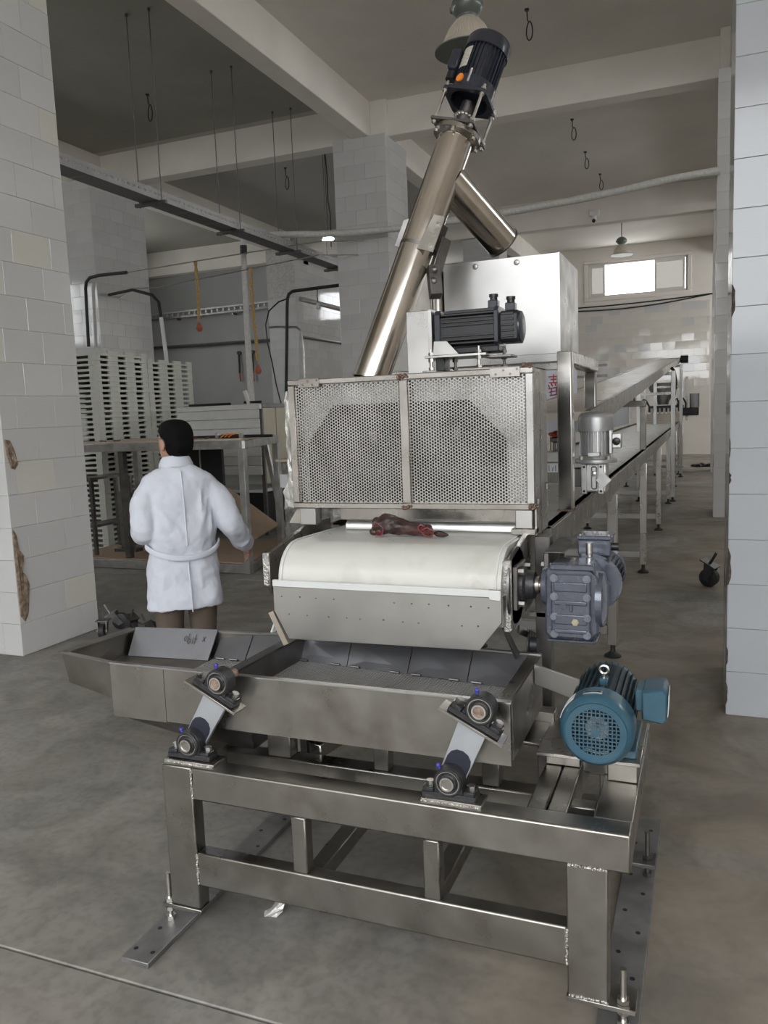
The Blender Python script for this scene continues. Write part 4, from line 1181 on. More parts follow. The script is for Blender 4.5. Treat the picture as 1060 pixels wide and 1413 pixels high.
for x0, x1 in ((-0.942, -0.920), (-0.716, -0.700)):
    chamfer_x(x0, x1, sy0 - 0.004, sy1 + 0.004, sz0 - 0.004, sz1 + 0.004, 0.016).build('end_flange', BLACK_NAVY, sv, 0.002)
MB().nut((-0.918, sy0 + 0.012, sz1 - 0.012), (-0.905, sy0 + 0.012, sz1 - 0.012), 0.008).build('bolt', ZINC, sv)
chamfer_x(-0.695, -0.632, sy0 + 0.01, sy1 - 0.01, sz0 + 0.008, sz1 - 0.014, 0.012).build('encoder_housing', BLACK, sv, 0.002)
for k in range(5):
    z = sz0 + 0.03 + 0.02 * k
    MB().box(-0.690, -0.645, sy0 + 0.006, sy0 + 0.014, z - 0.004, z + 0.004).build('encoder_rib', BLACK, sv, 0.001)
MB().lathe((-0.632, 2.97, 1.995), (-0.62, 2.97, 1.995), [(0, 0.058), (0.006, 0.056), (0.012, 0.04)], 26).build('encoder_cap', BLACK_NAVY, sv)
for x, z, y in ((-0.728, sz1, 2.96), (-0.664, sz1 - 0.014, 2.96)):
    cn = MB().box(x - 0.018, x + 0.018, y - 0.02, y + 0.02, z, z + 0.030).build('connector_base', BLACK_NAVY, sv, 0.003)
    MB().lathe((x, y, z + 0.030), (x, y, z + 0.052), [(0, 0.014), (0.012, 0.014), (0.012, 0.017), (0.022, 0.017)], 18).build('connector_cap', BLACK, cn)
MB().box(-0.87, -0.70, 2.91, 3.03, 1.908, 1.930).build('gear_foot', BLACK, sv, 0.003)
brp = MB().box(-0.978, -0.742, 2.885, 3.05, 1.896, 1.905).build('bracket_plate', STEEL_BRIGHT, sv, 0.001)
MB().box(-0.760, -0.660, 2.93, 3.04, 1.888, 1.896).build('bracket_plate', STEEL_DARK, sv, 0.001)
MB().prism([(-0.945, 2.885, 1.905), (-0.845, 2.885, 1.905), (-0.890, 2.885, 1.955), (-0.940, 2.885, 1.957)], (0, 0.008, 0)).build('gusset', STEEL_BRIGHT, sv, 0.001)
MB().box(-0.962, -0.948, 2.89, 3.05, 1.905, 2.075).build('upright_plate', STEEL_BRIGHT, sv, 0.001)
for x, y in ((-0.955, 2.895), (-0.77, 2.89), (-0.89, 2.99), (-0.70, 2.99)):
    m2 = MB()
    m2.cyl((x, y, 1.850), (x, y, 1.930), 0.0055, n=10).nut((x, y, 1.882), (x, y, 1.895), 0.011).nut((x, y, 1.906), (x, y, 1.916), 0.011).nut((x, y, 1.852), (x, y, 1.862), 0.011)
    m2.build('jack_bolt', ZINC if y < 2.95 else STEEL_DARK, sv)
for x0, x1 in ((-0.985, -0.93), (-0.81, -0.66)):
    MB().box(x0, x1, 2.875, 3.04, 1.8435, 1.850).build('base_strip', STEEL, sv, 0.001)
MB().box(-0.945, -0.915, 2.92, 3.0, 1.85, 1.895).build('spacer', BLACK, sv)
bx_ = MB().box(-1.062, -0.972, 2.93, 3.10, 1.8435, 2.078).build('gear_cover', STEEL_BRIGHT, None, 0.002)
tag(bx_, 'upright pale sheet-steel cover box left of the black servo motor', 'cover box')

# ------------------------------------------------------------------ open-topped sheet box behind the guard
hb = thing('hopper_box', 'large bright sheet-steel hopper box behind the guard under the auger spout', 'hopper', (-0.86, 3.92, 1.893))
MB().box(-1.131, -0.600, 3.650, 3.655, 1.935, 2.368).build('front_sheet', STEEL_BRIGHT, hb)
MB().box(-0.605, -0.600, 3.655, 4.20, 1.935, 2.372).build('side_sheet', STEEL_DULL, hb)
MB().box(-1.131, -1.126, 3.655, 4.20, 1.935, 2.368).build('side_sheet', STEEL_DULL, hb)
MB().box(-1.126, -0.605, 4.195, 4.20, 1.935, 2.368).build('rear_sheet', STEEL_DULL, hb)
MB().box(-1.15, -0.590, 3.640, 4.205, 1.898, 1.935).build('base_flange', STEEL_BRIGHT, hb, 0.002)
for x, z in ((-0.98, 2.345), (-0.79, 2.345)):
    MB().lathe((x, 3.6505, z), (x, 3.645, z), [(0, 0.014), (0.003, 0.012), (0.005, 0.004)], 14).build('rivet', STEEL_DULL, hb)
tag(MB().cyl((-1.172, 3.67, 1.70), (-1.172, 3.67, 2.340), 0.034, n=24).build('round_post', STEEL, None), 'round steel post at the left corner of the hopper box', 'post')
tag(MB().box(-1.33, -1.212, 3.70, 4.15, 1.60, 2.36).build('side_duct', STEEL_DULL, None, 0.004), 'dull sheet duct between the auger tube and the round post', 'duct')

# ------------------------------------------------------------------ inclined auger
A1, A2 = V((-1.326, 3.20, 1.855)), V((-0.884, 3.62, 3.265))
ua = (A2 - A1).normalized()
P = lambda t: A1 + ua * t
na = V((1, 0, 0)) - ua * ua.x
na.normalize()                    # across, towards +X
nb = ua.cross(na)                 # across, in depth
if nb.y > 0: nb = -nb             # towards the camera
ag = thing('auger_conveyor', 'inclined polished steel auger tube leaning up to the ceiling behind the guard', 'auger', V((-1.33, 3.22, 1.22)))
RT = 0.077
MB().pipe(P(-0.02), P(0.585), RT, RT - 0.004, 40).build('lower_tube', STEEL_TUBE, ag)
MB().pipe(P(0.590), P(1.100), RT, RT - 0.004, 40).build('upper_tube', STEEL_TUBE, ag)
MB().pipe(P(0.581), P(0.594), RT + 0.0015, RT - 0.003, 40).build('joint_band', STEEL_DARK, ag)
MB().cyl(P(-0.02), P(1.10), 0.02).build('screw_shaft', STEEL_DULL, ag)
MB().lathe(P(1.085), P(1.12), [(0, 0.080), (0.012, 0.096), (0.012, 0.104), (0.032, 0.104)], 40).build('end_flange', STEEL, ag)
for k in range(6):
    a = R(60 * k + 20)
    q = P(1.095) + (na * math.cos(a) + nb * math.sin(a)) * 0.096
    MB().nut(q, q + ua * -0.012, 0.009).build('bolt', ZINC, ag)
for s_ in (-1, 1):
    q = P(0.64) + na * s_ * (RT + 0.018)
    MB().prism([q - ua * 0.06 - nb * 0.03 - na * 0.02 * s_, q - ua * 0.06 + na * 0.012 * s_, q + ua * 0.06 + na * 0.012 * s_, q + ua * 0.075 - na * 0.02 * s_], nb * 0.006).build('joint_lug', STEEL_DARK, ag, 0.001)
fp = MB().prism([P(0.56) + na * 0.035 + nb * 0.070, P(0.56) + na * 0.105 + nb * 0.055, P(0.72) + na * 0.105 + nb * 0.055, P(0.72) + na * 0.055 + nb * 0.064], nb * 0.006).build('bolted_lug', STEEL, ag, 0.001)
for t in (0.585, 0.635, 0.685):
    q = P(t) + na * 0.085 + nb * 0.064
    MB().nut(q, q + nb * 0.009, 0.0075).build('bolt', ZINC, fp)
MB().bar(P(0.52) + na * 0.10, P(0.40) + na * 0.16, 0.05, 0.05).bar(P(0.66) + na * 0.10 - nb * 0.02, P(0.50) + na * 0.11 - nb * 0.02, 0.03, 0.05).build('support_bracket', STEEL_DARK, ag, 0.002)
MB().ball(P(0.50) + na * 0.125 + nb * 0.03, 0.014, n=8, m=6).ball(P(0.455) + na * 0.135 + nb * 0.02, 0.017, n=8, m=6).build('bracket_bolt', STEEL_DARK, ag)
MB().prism([(-1.43, 3.125, 1.235), (-1.22, 3.125, 1.235), (-1.22, 3.125, 1.80), (-1.43, 3.125, 1.76)], (0, 0.19, 0)).build('inlet_boot', STEEL_DULL, ag)
# discharge spout
S0, S1 = P(0.93), V((-0.870, 3.735, 2.455))
us = (S1 - S0).normalized()
MB().pipe(S0 + us * 0.03, S1, 0.078, 0.075, 36).build('spout', STEEL_TUBE, ag)
MB().pipe(S1 - us * 0.004, S1 + us * 0.003, 0.0805, 0.075, 36).build('spout_rim', STEEL_DARK, ag)
# lantern: square plates and four tie rods up to the motor
def square_plate(t, half, th, hole=None, m=STEEL_DARK, name='square_plate', par=None):
    m2 = MB()
    c45 = [(na * math.cos(R(45 + 90 * k)) + nb * math.sin(R(45 + 90 * k))) * half * 1.414 for k in range(4)]
    if hole is None:
        m2.prism([P(t) + c for c in c45], ua * th)
    else:
        n_ = 32
        vs, fs = [], []
        for q in (t, t + th):
            for k in range(n_):
                a = R(45 + 360 * k / n_)
                d = na * math.cos(a) + nb * math.sin(a)
                sq = half / max(abs(math.cos(a)), abs(math.sin(a)))
                vs.append(P(q) + d * min(sq, half * 1.30))
                vs.append(P(q) + d * hole)
        for k in range(n_):
            j = (k + 1) % n_
            b0, b1 = 2 * k, 2 * j
            o_ = 2 * n_
            fs += [(b0, b1, b1 + 1, b0 + 1), (o_ + b0, o_ + b0 + 1, o_ + b1 + 1, o_ + b1), (b0, o_ + b0, o_ + b1, b1), (b0 + 1, b1 + 1, o_ + b1 + 1, o_ + b0 + 1)]
        m2.add(vs, fs)
    return m2.build(name, m, par or ag, 0.001)
square_plate(1.120, 0.100, 0.012)
for k in range(4):
    d = (na * math.cos(R(45 + 90 * k)) + nb * math.sin(R(45 + 90 * k))) * 0.120
    rd = MB().cyl(P(1.105) + d, P(1.300) + d, 0.0065, n=10).build('tie_rod', ZINC, ag)
    for t in (1.108, 1.133, 1.252, 1.278):
        MB().nut(P(t) + d, P(t + 0.009) + d, 0.012).build('nut', ZINC, rd)
MB().cyl(P(1.13), P(1.26), 0.030, n=20).build('coupling', STEEL_DARK, ag)
for k in range(12):
    a = R(30 * k)
    d = (na * math.cos(a) + nb * math.sin(a)) * 0.032
    MB().ball(P(1.20) + d, 0.009, n=8, m=5).build('chain_roller', ZINC, ag)

am = thing('auger_motor', 'navy black finned motor with a cream rating plate at the top of the auger', 'motor', P(1.30))
square_plate(1.262, 0.102, 0.014, 0.084, BLACK_NAVY, 'flange', am)
MB().pipe(P(1.276), P(1.338), 0.094, 0.084, 36).cyl(P(1.325), P(1.339), 0.080, n=36).build('flange_neck', BLACK_NAVY, am)
MB().cyl(P(1.338), P(1.50), 0.080, n=36).build('stator_body', BLACK_NAVY, am)
for k in range(32):
    a = R(k * 360 / 32)
    d = na * math.cos(a) + nb * math.sin(a)
    MB().bar(P(1.34) + d * 0.084, P(1.505) + d * 0.084, 0.003, 0.016, d).build('cooling_fin', BLACK_NAVY, am, smooth=False)
MB().lathe(P(1.485), P(1.56), [(0, 0.090), (0, 0.097), (0.05, 0.097), (0.062, 0.089), (0.066, 0.05)], 40).build('fan_cowl', BLACK_NAVY, am)
def on_motor(a, t, r): return P(t) + (na * math.cos(R(a)) + nb * math.sin(R(a))) * r
m2 = MB()
vs, fs = [], []
for i, a in enumerate((106, 114, 122, 130, 138)):
    vs += [on_motor(a, 1.375, 0.0945), on_motor(a, 1.465, 0.0945), on_motor(a, 1.375, 0.0925), on_motor(a, 1.465, 0.0925)]
for i in range(4):
    b = 4 * i
    fs += [(b, b + 1, b + 5, b + 4), (b + 2, b + 6, b + 7, b + 3), (b, b + 4, b + 6, b + 2), (b + 1, b + 3, b + 7, b + 5)]
fs += [(0, 2, 3, 1), (16, 17, 19, 18)]
rp = m2.add(vs, fs).build('rating_plate', mat('cream_rating_plate', (0.60, 0.58, 0.50), 0.4, 0.3, 0.15, 60), am)
for t in (1.39, 1.405, 1.42, 1.44):
    m3 = MB()
    m3.bar(on_motor(110, t, 0.0952), on_motor(134, t, 0.0952), 0.003, 0.0008, nb)
    m3.build('print_line', mat('grey_print', (0.30, 0.30, 0.28), 0.6) if t == 1.39 else bpy.data.materials['grey_print'], rp)
MB().cyl(on_motor(112, 1.318, 0.086), on_motor(112, 1.318, 0.100), 0.018, n=18).build('orange_cap', ORANGE, am)
jb = MB().bar(on_motor(160, 1.37, 0.108), on_motor(160, 1.46, 0.108), 0.075, 0.045, na).build('terminal_box', BLACK_NAVY, am, 0.005)
MB().cyl(on_motor(160, 1.335, 0.112), on_motor(160, 1.37, 0.112), 0.022).build('cable_gland', BLACK, jb)
MB().cyl(on_motor(86, 1.30, 0.095), on_motor(86, 1.36, 0.095), 0.005, n=8).build('stud', ZINC, am)

# ------------------------------------------------------------------ portal frame on the conveyor rail
pf = thing('portal_frame', 'polished square-tube frame standing on the conveyor rail beside the hopper box', 'frame', (-0.59, 4.1, 1.235))
MB().box(-0.605, -0.540, 3.575, 3.638, 1.236, 1.938).build('post', STEEL_MIRROR, pf, 0.006, seg=2)
MB().box(-0.622, -0.560, 4.56, 4.62, 1.237, 1.880).build('post', STEEL_MIRROR, pf, 0.006, seg=2)
MB().box(-0.618, -0.552, 4.206, 4.62, 1.880, 1.943).box(-0.588, -0.541, 3.638, 4.206, 1.880, 1.938).build('top_rail', STEEL, pf, 0.006, seg=2)
MB().box(-0.610, -0.535, 3.568, 3.645, 1.2355, 1.242).build('base_plate', BURN, pf, 0.001)
MB().box(-1.44, -0.605, 3.60, 3.63, 1.86, 1.892).build('cross_rail', STEEL, pf, 0.003)
MB().box(-1.50, -1.44, 3.58, 3.645, 1.237, 1.892).build('post', STEEL, pf, 0.006)

# ------------------------------------------------------------------ upright grey motor with worm gearbox on the rail
vm = thing('upright_motor', 'upright grey finned motor on a small gearbox at the conveyor edge', 'motor', (-0.488, 3.95, 1.275))
vx, vy = -0.486, 3.95
MB().lathe((vx, vy, 1.575), (vx, vy, 1.67), [(0, 0.078), (0, 0.083), (0.06, 0.083), (0.078, 0.078), (0.088, 0.066), (0.092, 0.03)], 40).build('fan_cowl', MOTORGREY, vm)
MB().cyl((vx, vy, 1.455), (vx, vy, 1.58), 0.066, n=36).build('stator_body', MOTORGREY, vm)
for k in range(28):
    a = R(k * 360 / 28)
    u = V((math.cos(a), math.sin(a), 0))
    MB().bar(V((vx, vy, 1.465)) + u * 0.069, V((vx, vy, 1.576)) + u * 0.069, 0.004, 0.016, u).build('cooling_fin', ALUCAST, vm, smooth=False)
MB().lathe((vx, vy, 1.425), (vx, vy, 1.455), [(0, 0.098), (0.010, 0.100), (0.018, 0.096), (0.019, 0.075), (0.03, 0.07)], 40).build('mounting_flange', MOTORGREY, vm)
for k in range(4):
    a = R(45 + 90 * k)
    MB().nut((vx + 0.087 * math.cos(a), vy + 0.087 * math.sin(a), 1.443), (vx + 0.087 * math.cos(a), vy + 0.087 * math.sin(a), 1.458), 0.011).build('bolt', ZINC, vm)
MB().box(vx - 0.028, vx + 0.028, vy - 0.082, vy - 0.06, 1.458, 1.478).build('fin_plate', ALUCAST, vm, 0.002)
gb = MB().box(vx - 0.055, vx + 0.055, vy - 0.05, vy + 0.05, 1.285, 1.425).build('gear_case', ALUCAST, vm, 0.008, seg=2)
for x in (vx - 0.048, vx + 0.030):
    MB().box(x - 0.014, x + 0.014, vy - 0.062, vy - 0.045, 1.278, 1.422).build('case_leg', ALUCAST, gb, 0.003)
    for z in (1.292, 1.408):
        MB().cyl((x, vy - 0.064, z), (x, vy - 0.061, z), 0.006, n=10).build('bolt_hole', BLACK, gb)
MB().box(vx - 0.016, vx + 0.012, vy - 0.060, vy - 0.045, 1.30, 1.41).build('case_rib', ALUCAST, gb, 0.006)
MB().lathe((vx - 0.002, vy - 0.055, 1.375), (vx - 0.002, vy - 0.066, 1.375), [(0, 0.014), (0.008, 0.013), (0.011, 0.008)], 14).build('plug', ALUCAST, gb)
MB(Matrix.Translation((vx + 0.043, vy - 0.066, 1.345)) @ Matrix.Rotation(R(45), 4, 'Y')).box(-0.026, 0.026, -0.004, 0.004, -0.026, 0.026).build('tag_plate', ALUCAST, gb, 0.001)
MB().box(vx - 0.125, vx - 0.055, vy - 0.03, vy + 0.04, 1.31, 1.40).build('drive_shaft_hub', STEEL_DARK, vm, 0.004)
sb = MB().box(vx + 0.082, vx + 0.125, vy - 0.075, vy - 0.02, 1.495, 1.565).build('switch_box', ALUCAST, vm, 0.004)
MB().lathe((vx + 0.103, vy - 0.075, 1.528), (vx + 0.103, vy - 0.088, 1.528), [(0, 0.019), (0.010, 0.018), (0.013, 0.012)], 20).build('black_knob', BLACK, sb)
MB().box(vx + 0.068, vx + 0.084, vy - 0.07, vy - 0.03, 1.47, 1.58).build('box_neck', ALUCAST, vm, 0.003)

# ------------------------------------------------------------------ inscribed grey panel, knob stand and labelled box behind the guard
ip = MB().box(-1.30, -0.90, 6.2, 6.22, 1.50, 2.05).box(-1.28, -1.24, 6.22, 6.25, 1.235, 2.0).box(-0.96, -0.92, 6.22, 6.25, 1.235, 2.0).build('inscribed_panel', mat('blue_grey_panel', (0.46, 0.48, 0.53), 0.45, 0.2, 0.04, 4), None)
tag(ip, 'pale grey sheet with red handwritten characters behind the guard', 'panel')


def on_panel(u, v): return V((-1.125 + u * 0.115, 6.1985, 1.675 + v * 0.255))


strokes('red_writing', [[(0.12, 0.98), (0.75, 0.98)], [(0.45, 1.05), (0.45, 0.80)], [(0.15, 0.80), (0.80, 0.80)], [(0.25, 0.90), (0.65, 0.90)]], on_panel, 0.0048, REDINK, ip)
strokes('red_writing', [[(0.10, 0.74), (0.20, 0.66)], [(0.30, 0.78), (0.38, 0.69)], [(0.55, 0.78), (0.60, 0.70)], [(0.10, 0.62), (0.72, 0.66)], [(0.30, 0.62), (0.28, 0.42)], [(0.15, 0.52), (0.70, 0.56)], [(0.18, 0.42), (0.80, 0.46)], [(0.62, 0.68), (0.66, 0.46)]], on_panel, 0.0048, mat('dark_red_marker', (0.28, 0.05, 0.10), 0.7), ip)
strokes('red_writing', [circ(0.80, 0.14, 0.26, 0.13), [(0.72, 0.22), (0.95, 0.20)], [(0.78, 0.06), (0.98, 0.06)], [(0.85, 0.26), (0.85, 0.02)]], on_panel, 0.0048, REDINK, ip)
kb = thing('knob_stand', 'orange-red star knob on a dark spindle behind the portal frame', 'knob', (-0.90, 5.0, 1.235))
MB().cyl((-0.865, 5.0, 1.42), (-0.865, 5.0, 1.52), 0.010, n=10).cyl((-0.843, 5.0, 1.42), (-0.843, 5.0, 1.50), 0.007, n=8).lathe((-0.855, 5.0, 1.475), (-0.855, 5.0, 1.515), [(0, 0.012), (0.01, 0.035), (0.03, 0.038), (0.04, 0.02)], 14).build('spindle', STEEL_DARK, kb)
m2 = MB()
for k in range(6):
    a = R(60 * k)
    m2.ball((-0.855 + 0.03 * math.cos(a), 5.0 + 0.03 * math.sin(a), 1.530), 0.019, 0.019, 0.012, n=8, m=6)
m2.lathe((-0.855, 5.0, 1.515), (-0.855, 5.0, 1.552), [(0, 0.03), (0.015, 0.03), (0.03, 0.018), (0.037, 0.006)], 14).build('star_knob', mat('orange_red_plastic', (0.55, 0.10, 0.05), 0.5, 0, 0.15, 30), kb)
lb = MB().box(-0.99, -0.80, 4.92, 5.08, 1.235, 1.37).build('base_box', STEEL_DULL, kb, 0.003)
MB().box(-0.985, -0.80, 4.917, 4.92, 1.365, 1.415).box(-0.985, -0.80, 4.92, 5.08, 1.37, 1.42).build('white_top_block', WHITE, kb, 0.003)
MB().box(-0.975, -0.815, 4.9165, 4.92, 1.300, 1.355).build('printed_label', PAPER, lb)
for k, (x, h) in enumerate(((-0.965, 0.9), (-0.945, 0.7), (-0.925, 0.9), (-0.905, 0.8), (-0.885, 0.9), (-0.865, 0.6), (-0.845, 0.85), (-0.828, 0.7))):
    MB().bar((x, 4.9160, 1.308), (x + 0.006 * (k % 2), 4.9160, 1.308 + 0.042 * h), 0.006, 0.0008, (0, 1, 0)).build('print_mark', mat('grey_blue_print', (0.28, 0.28, 0.36), 0.7) if k == 0 else bpy.data.materials['grey_blue_print'], lb)

# ------------------------------------------------------------------ upper inclined conveyor
ic = thing('inclined_conveyor', 'upper inclined belt conveyor rising above the long belt towards the far wall', 'conveyor', (-1.02, 12, 1.235))
def slope(y): return 1.655 + (y - 4.3) * (2.70 - 1.655) / (20.3 - 4.3)
def sloped_box(x0, x1, y0, y1, d0, d1):
    return MB().hexa([(x0, y0, slope(y0) + d0), (x1, y0, slope(y0) + d0), (x1, y1, slope(y1) + d0), (x0, y1, slope(y1) + d0), (x0, y0, slope(y0) + d1), (x1, y0, slope(y0) + d1), (x1, y1, slope(y1) + d1), (x0, y1, slope(y1) + d1)])
sloped_box(-0.960, -0.585, 4.3, 20.3, -0.035, 0.012).build('belt', BELT_TAN, ic)
sloped_box(-0.585, -0.555, 4.3, 20.2, -0.095, 0.018).build('side_rail', STEEL_DULL, ic, 0.003)
sloped_box(-0.990, -0.960, 4.3, 20.2, -0.095, 0.018).build('side_rail', STEEL_DULL, ic, 0.003)
MB().cyl((-1.00, 20.3, slope(20.3) - 0.03), (-0.55, 20.3, slope(20.3) - 0.03), 0.055, n=24).build('head_roller', STEEL_DARK, ic)
dm = MB().cyl((-0.55, 20.3, slope(20.3) - 0.02), (-0.38, 20.3, slope(20.3) - 0.02), 0.085, n=20).build('drive_motor', CAST, ic)
for k in range(6):
    MB().box(-0.53 + 0.025 * k, -0.522 + 0.025 * k, 20.2, 20.4, slope(20.3) - 0.12, slope(20.3) + 0.08).build('fin', CAST, dm)
g1 = thing('support_arch', 'square-tube arch standing over the belt under the inclined conveyor', 'support', (-1.02, 8.42, 1.235), 'arches carrying the inclined conveyor')
for x in (-1.525, -0.575):
    MB().box(x - 0.030, x + 0.030, 8.40, 8.46, 1.2355 if x > -1 else 1.2355, 1.665).build('post', STEEL_DULL, g1, 0.004)
MB().box(-1.555, -0.545, 8.40, 8.46, 1.665, 1.725).build('cross_bar', STEEL_DULL, g1, 0.004)
m2 = MB()
for x in (-0.66, -0.92):
    m2 = MB().cyl((x, 8.43, 1.725), (x, 8.43, slope(8.43) - 0.096), 0.010, n=8).nut((x, 8.43, 1.77), (x, 8.43, 1.79), 0.022).box(x - 0.03, x + 0.06, 8.41, 8.45, 1.80, 1.815)
    m2.build('adjuster', STEEL_DARK, g1)
g1['label'] = 'nearer, dull square-tube arch standing over the belt under the inclined conveyor'
for Y_, lb_ in ((14.5, 'tall bright tube stand reaching the floor midway along the inclined conveyor'), (19.3, 'tall bright tube stand under the far end of the inclined conveyor')):
    g2 = thing('support_stand', lb_, 'support', (-1.02, Y_, 0))
    for x in (-1.06, -0.505):
        lg = MB().box(x - 0.035, x + 0.035, Y_ - 0.03, Y_ + 0.03, 0.08, slope(Y_) - 0.10).build('leg', STEEL_BRIGHT, g2, 0.004)
        MB().lathe((x, Y_, 0), (x, Y_, 0.1), [(0, 0.055), (0.02, 0.05), (0.04, 0.02), (0.09, 0.016)], 16).build('foot_cup', RUBBER, lg)
    for z in (slope(Y_) - 0.17, slope(Y_) - 0.50 if Y_ < 16 else slope(Y_) - 0.62):
        MB().box(-1.025, -0.54, Y_ - 0.025, Y_ + 0.025, z, z + 0.05).build('cross_bar', STEEL_BRIGHT, g2, 0.003)
gp = thing('guard_panel', 'grey sheet panel between bright posts along the far left edge of the belt', 'panel', (-1.56, 16, 1.237))
MB().box(-1.600, -1.592, 15.2, 18.6, 1.26, 2.10).build('sheet', mat('grey_panel_sheet', (0.36, 0.37, 0.39), 0.5, 0.3, 0.04, 3), gp)
for y in (15.0, 18.7):
    MB().box(-1.625, -1.565, y - 0.06, y + 0.06, 0.0, 2.2).build('post', WHITE, gp, 0.003)
tag(MB().tube([(-0.535, 14.6, 2.27), (-0.50, 14.65, 2.22), (-0.47, 14.7, 2.05), (-0.50, 14.7, 1.80), (-0.53, 14.7, 1.60)], 0.028, 10).build('black_hose', RUBBER, None), 'black hose curving down beside the midway tube stand', 'hose')
fr_ = thing('far_rack', 'thin dark steel rack with two rails left of the inclined conveyor', 'rack', (-3.0, 16.0, 0))
for z in (2.42, 2.22):
    MB().bar((-4.2, 16.0, z), (-1.75, 16.0, z + 0.03), 0.04, 0.05).build('rail', STEEL_DARK, fr_)
for x in (-4.15, -2.0):
    MB().box(x - 0.025, x + 0.025, 16.02, 16.07, 0, 2.45).build('upright', STEEL_DARK, fr_)

# far depositing machine with its funnel
fm_ = thing('depositing_machine', 'small machine with a steel funnel and black hoses at the far end of the belt', 'machine', (-0.95, 20.6, 1.235))
MB().box(-1.35, -0.50, 20.45, 20.9, 1.2355, 1.42).build('base_beam', BELT_TAN, fm_, 0.01)
MB().box(-1.28, -0.48, 20.5, 20.85, 1.47, 1.62).build('valve_block', BLACK, fm_, 0.01)
for k in range(7):
    MB().cyl((-1.20 + 0.095 * k, 20.47, 1.42), (-1.20 + 0.095 * k, 20.47, 1.56), 0.028, n=12).build('nozzle', ZINC, fm_)
MB().lathe((-0.95, 20.7, 1.64), (-0.95, 20.7, 2.2), [(0, 0.12), (0.08, 0.14), (0.38, 0.33), (0.50, 0.34), (0.52, 0.35)], 24).build('funnel', STEEL_BRIGHT, fm_)
for dx in (-0.38, 0.28, 0.40):
    MB().tube([(-0.95 + dx * 0.8, 20.5, 1.60), (-0.95 + dx, 20.48, 1.75), (-0.95 + dx * 1.15, 20.48, 1.78), (-0.95 + dx * 1.3, 20.48, 1.66), (-0.95 + dx * 1.28, 20.48, 1.55)], 0.022, 8).build('hose', RUBBER, fm_)
MB().cyl((-0.24, 20.6, 1.55), (-0.24, 20.6, 1.88), 0.11, n=20).build('side_motor', MOTORGREY, fm_)
MB().box(-0.50, -0.14, 20.5, 20.7, 1.36, 1.55).build('side_gearbox', CAST, fm_, 0.02)
MB().cyl((-0.28, 20.49, 1.44), (-0.28, 20.46, 1.44), 0.06, n=16).build('knob', BLACK, fm_)
for x in (-1.40, -0.42):
    MB().box(x - 0.03, x + 0.03, 21.0, 21.06, 1.2355, 2.3).build('post', STEEL_BRIGHT, fm_, 0.004)

# ------------------------------------------------------------------ overhead: tray, rods, pipes, lamps, cables
ct = thing('cable_tray', 'grey perforated cable tray hung under the ceiling above the left aisle', 'cable tray', (-6.58, 10.5, 4.46))
cx0, cx1, cy0, cy1, cz0 = -6.72, -6.44, 5.2, 14.6, 4.475
MB().box(cx0, cx1, cy0, cy1, cz0, cz0 + 0.004).build('tray_floor', mat('grey_galvanised_floor', (0.20, 0.20, 0.20), 0.5, 0.5, 0.1, 4), ct)
GALV = mat('galvanised_side', (0.42, 0.42, 0.42), 0.5, 0.6, 0.1, 4)
for x in (cx0, cx1):
    m2 = MB().box(x - 0.002, x + 0.002, cy0, cy1, cz0, cz0 + 0.055).box(x - 0.002, x + 0.002, cy0, cy1, cz0 + 0.080, cz0 + 0.125).box(x - 0.012, x + 0.002, cy0, cy1, cz0 + 0.125, cz0 + 0.128)
    y = cy0
    while y < cy1:
        m2.box(x - 0.002, x + 0.002, y, y + 0.05, cz0 + 0.055, cz0 + 0.080)
        y += 0.10
    m2.build('slotted_side', GALV, ct)
for y in (6.0, 7.5, 9.4, 10.1, 11.5, 13.2):
    MB().box(cx0, cx1, y, y + 0.012, cz0 - 0.002, cz0 - 0.0002).build('tray_joint', GALV, ct)
for y in (8.77, 10.63, 12.42, 14.3):
    hb_ = MB().box(cx0 - 0.10, cx1 + 0.10, y - 0.022, y + 0.022, cz0 - 0.045, cz0 - 0.001).build('hanger_bar', STEEL_DARK, ct, 0.003)
    for x in (cx0 - 0.03, cx1 + 0.03):
        MB().cyl((x, y, cz0 - 0.06), (x, y, 6.752), 0.007, n=8).build('threaded_rod', mat('dull_rod', (0.16, 0.16, 0.155), 0.6, 0.4) if 'dull_rod' not in bpy.data.materials else bpy.data.materials['dull_rod'], hb_)
        MB().cyl((x, y, 6.715), (x, y, 6.752), 0.018, n=8).build('anchor', STEEL_DARK, hb_)

# wrapped pipe: vertical riser, elbow and sagging run to the right pillar
wp = thing('wrapped_pipe', 'white wrapped pipe rising at the left and sagging across the hall to the right pillar', 'pipe', (-7.44, 12.4, 0))
MB().tube([(-7.43, 12.4, 0.0), (-7.45, 12.4, 2.0), (-7.46, 12.4, 3.2), (-7.445, 12.4, 4.55), (-7.44, 12.4, 4.62)], [0.058, 0.060, 0.052, 0.050, 0.05], 14).build('riser', PIPEWRAP, wp)
MB().cyl((-7.442, 12.4, 4.52), (-7.438, 12.4, 4.66), 0.062, n=14).build('dark_collar', CAST, wp)
run = [(-7.44, 12.4, 4.60), (-7.43, 12.4, 4.76), (-7.36, 12.4, 4.835), (-7.2, 12.4, 4.845)]
for k in range(1, 25):
    t = k / 24
    x = -7.2 + t * 7.36
    run.append((x, 12.4, 4.83 - 0.24 * math.sin(math.pi * min(1, t * 1.08)) * (1 - 0.1 * t) - 0.02 * math.sin(t * 9) + 0.0 * t))
MB().tube(run, [0.05] * 3 + [0.052 + 0.006 * (k % 3 == 0) for k in range(25)], 12).build('run', PIPEWRAP, wp)


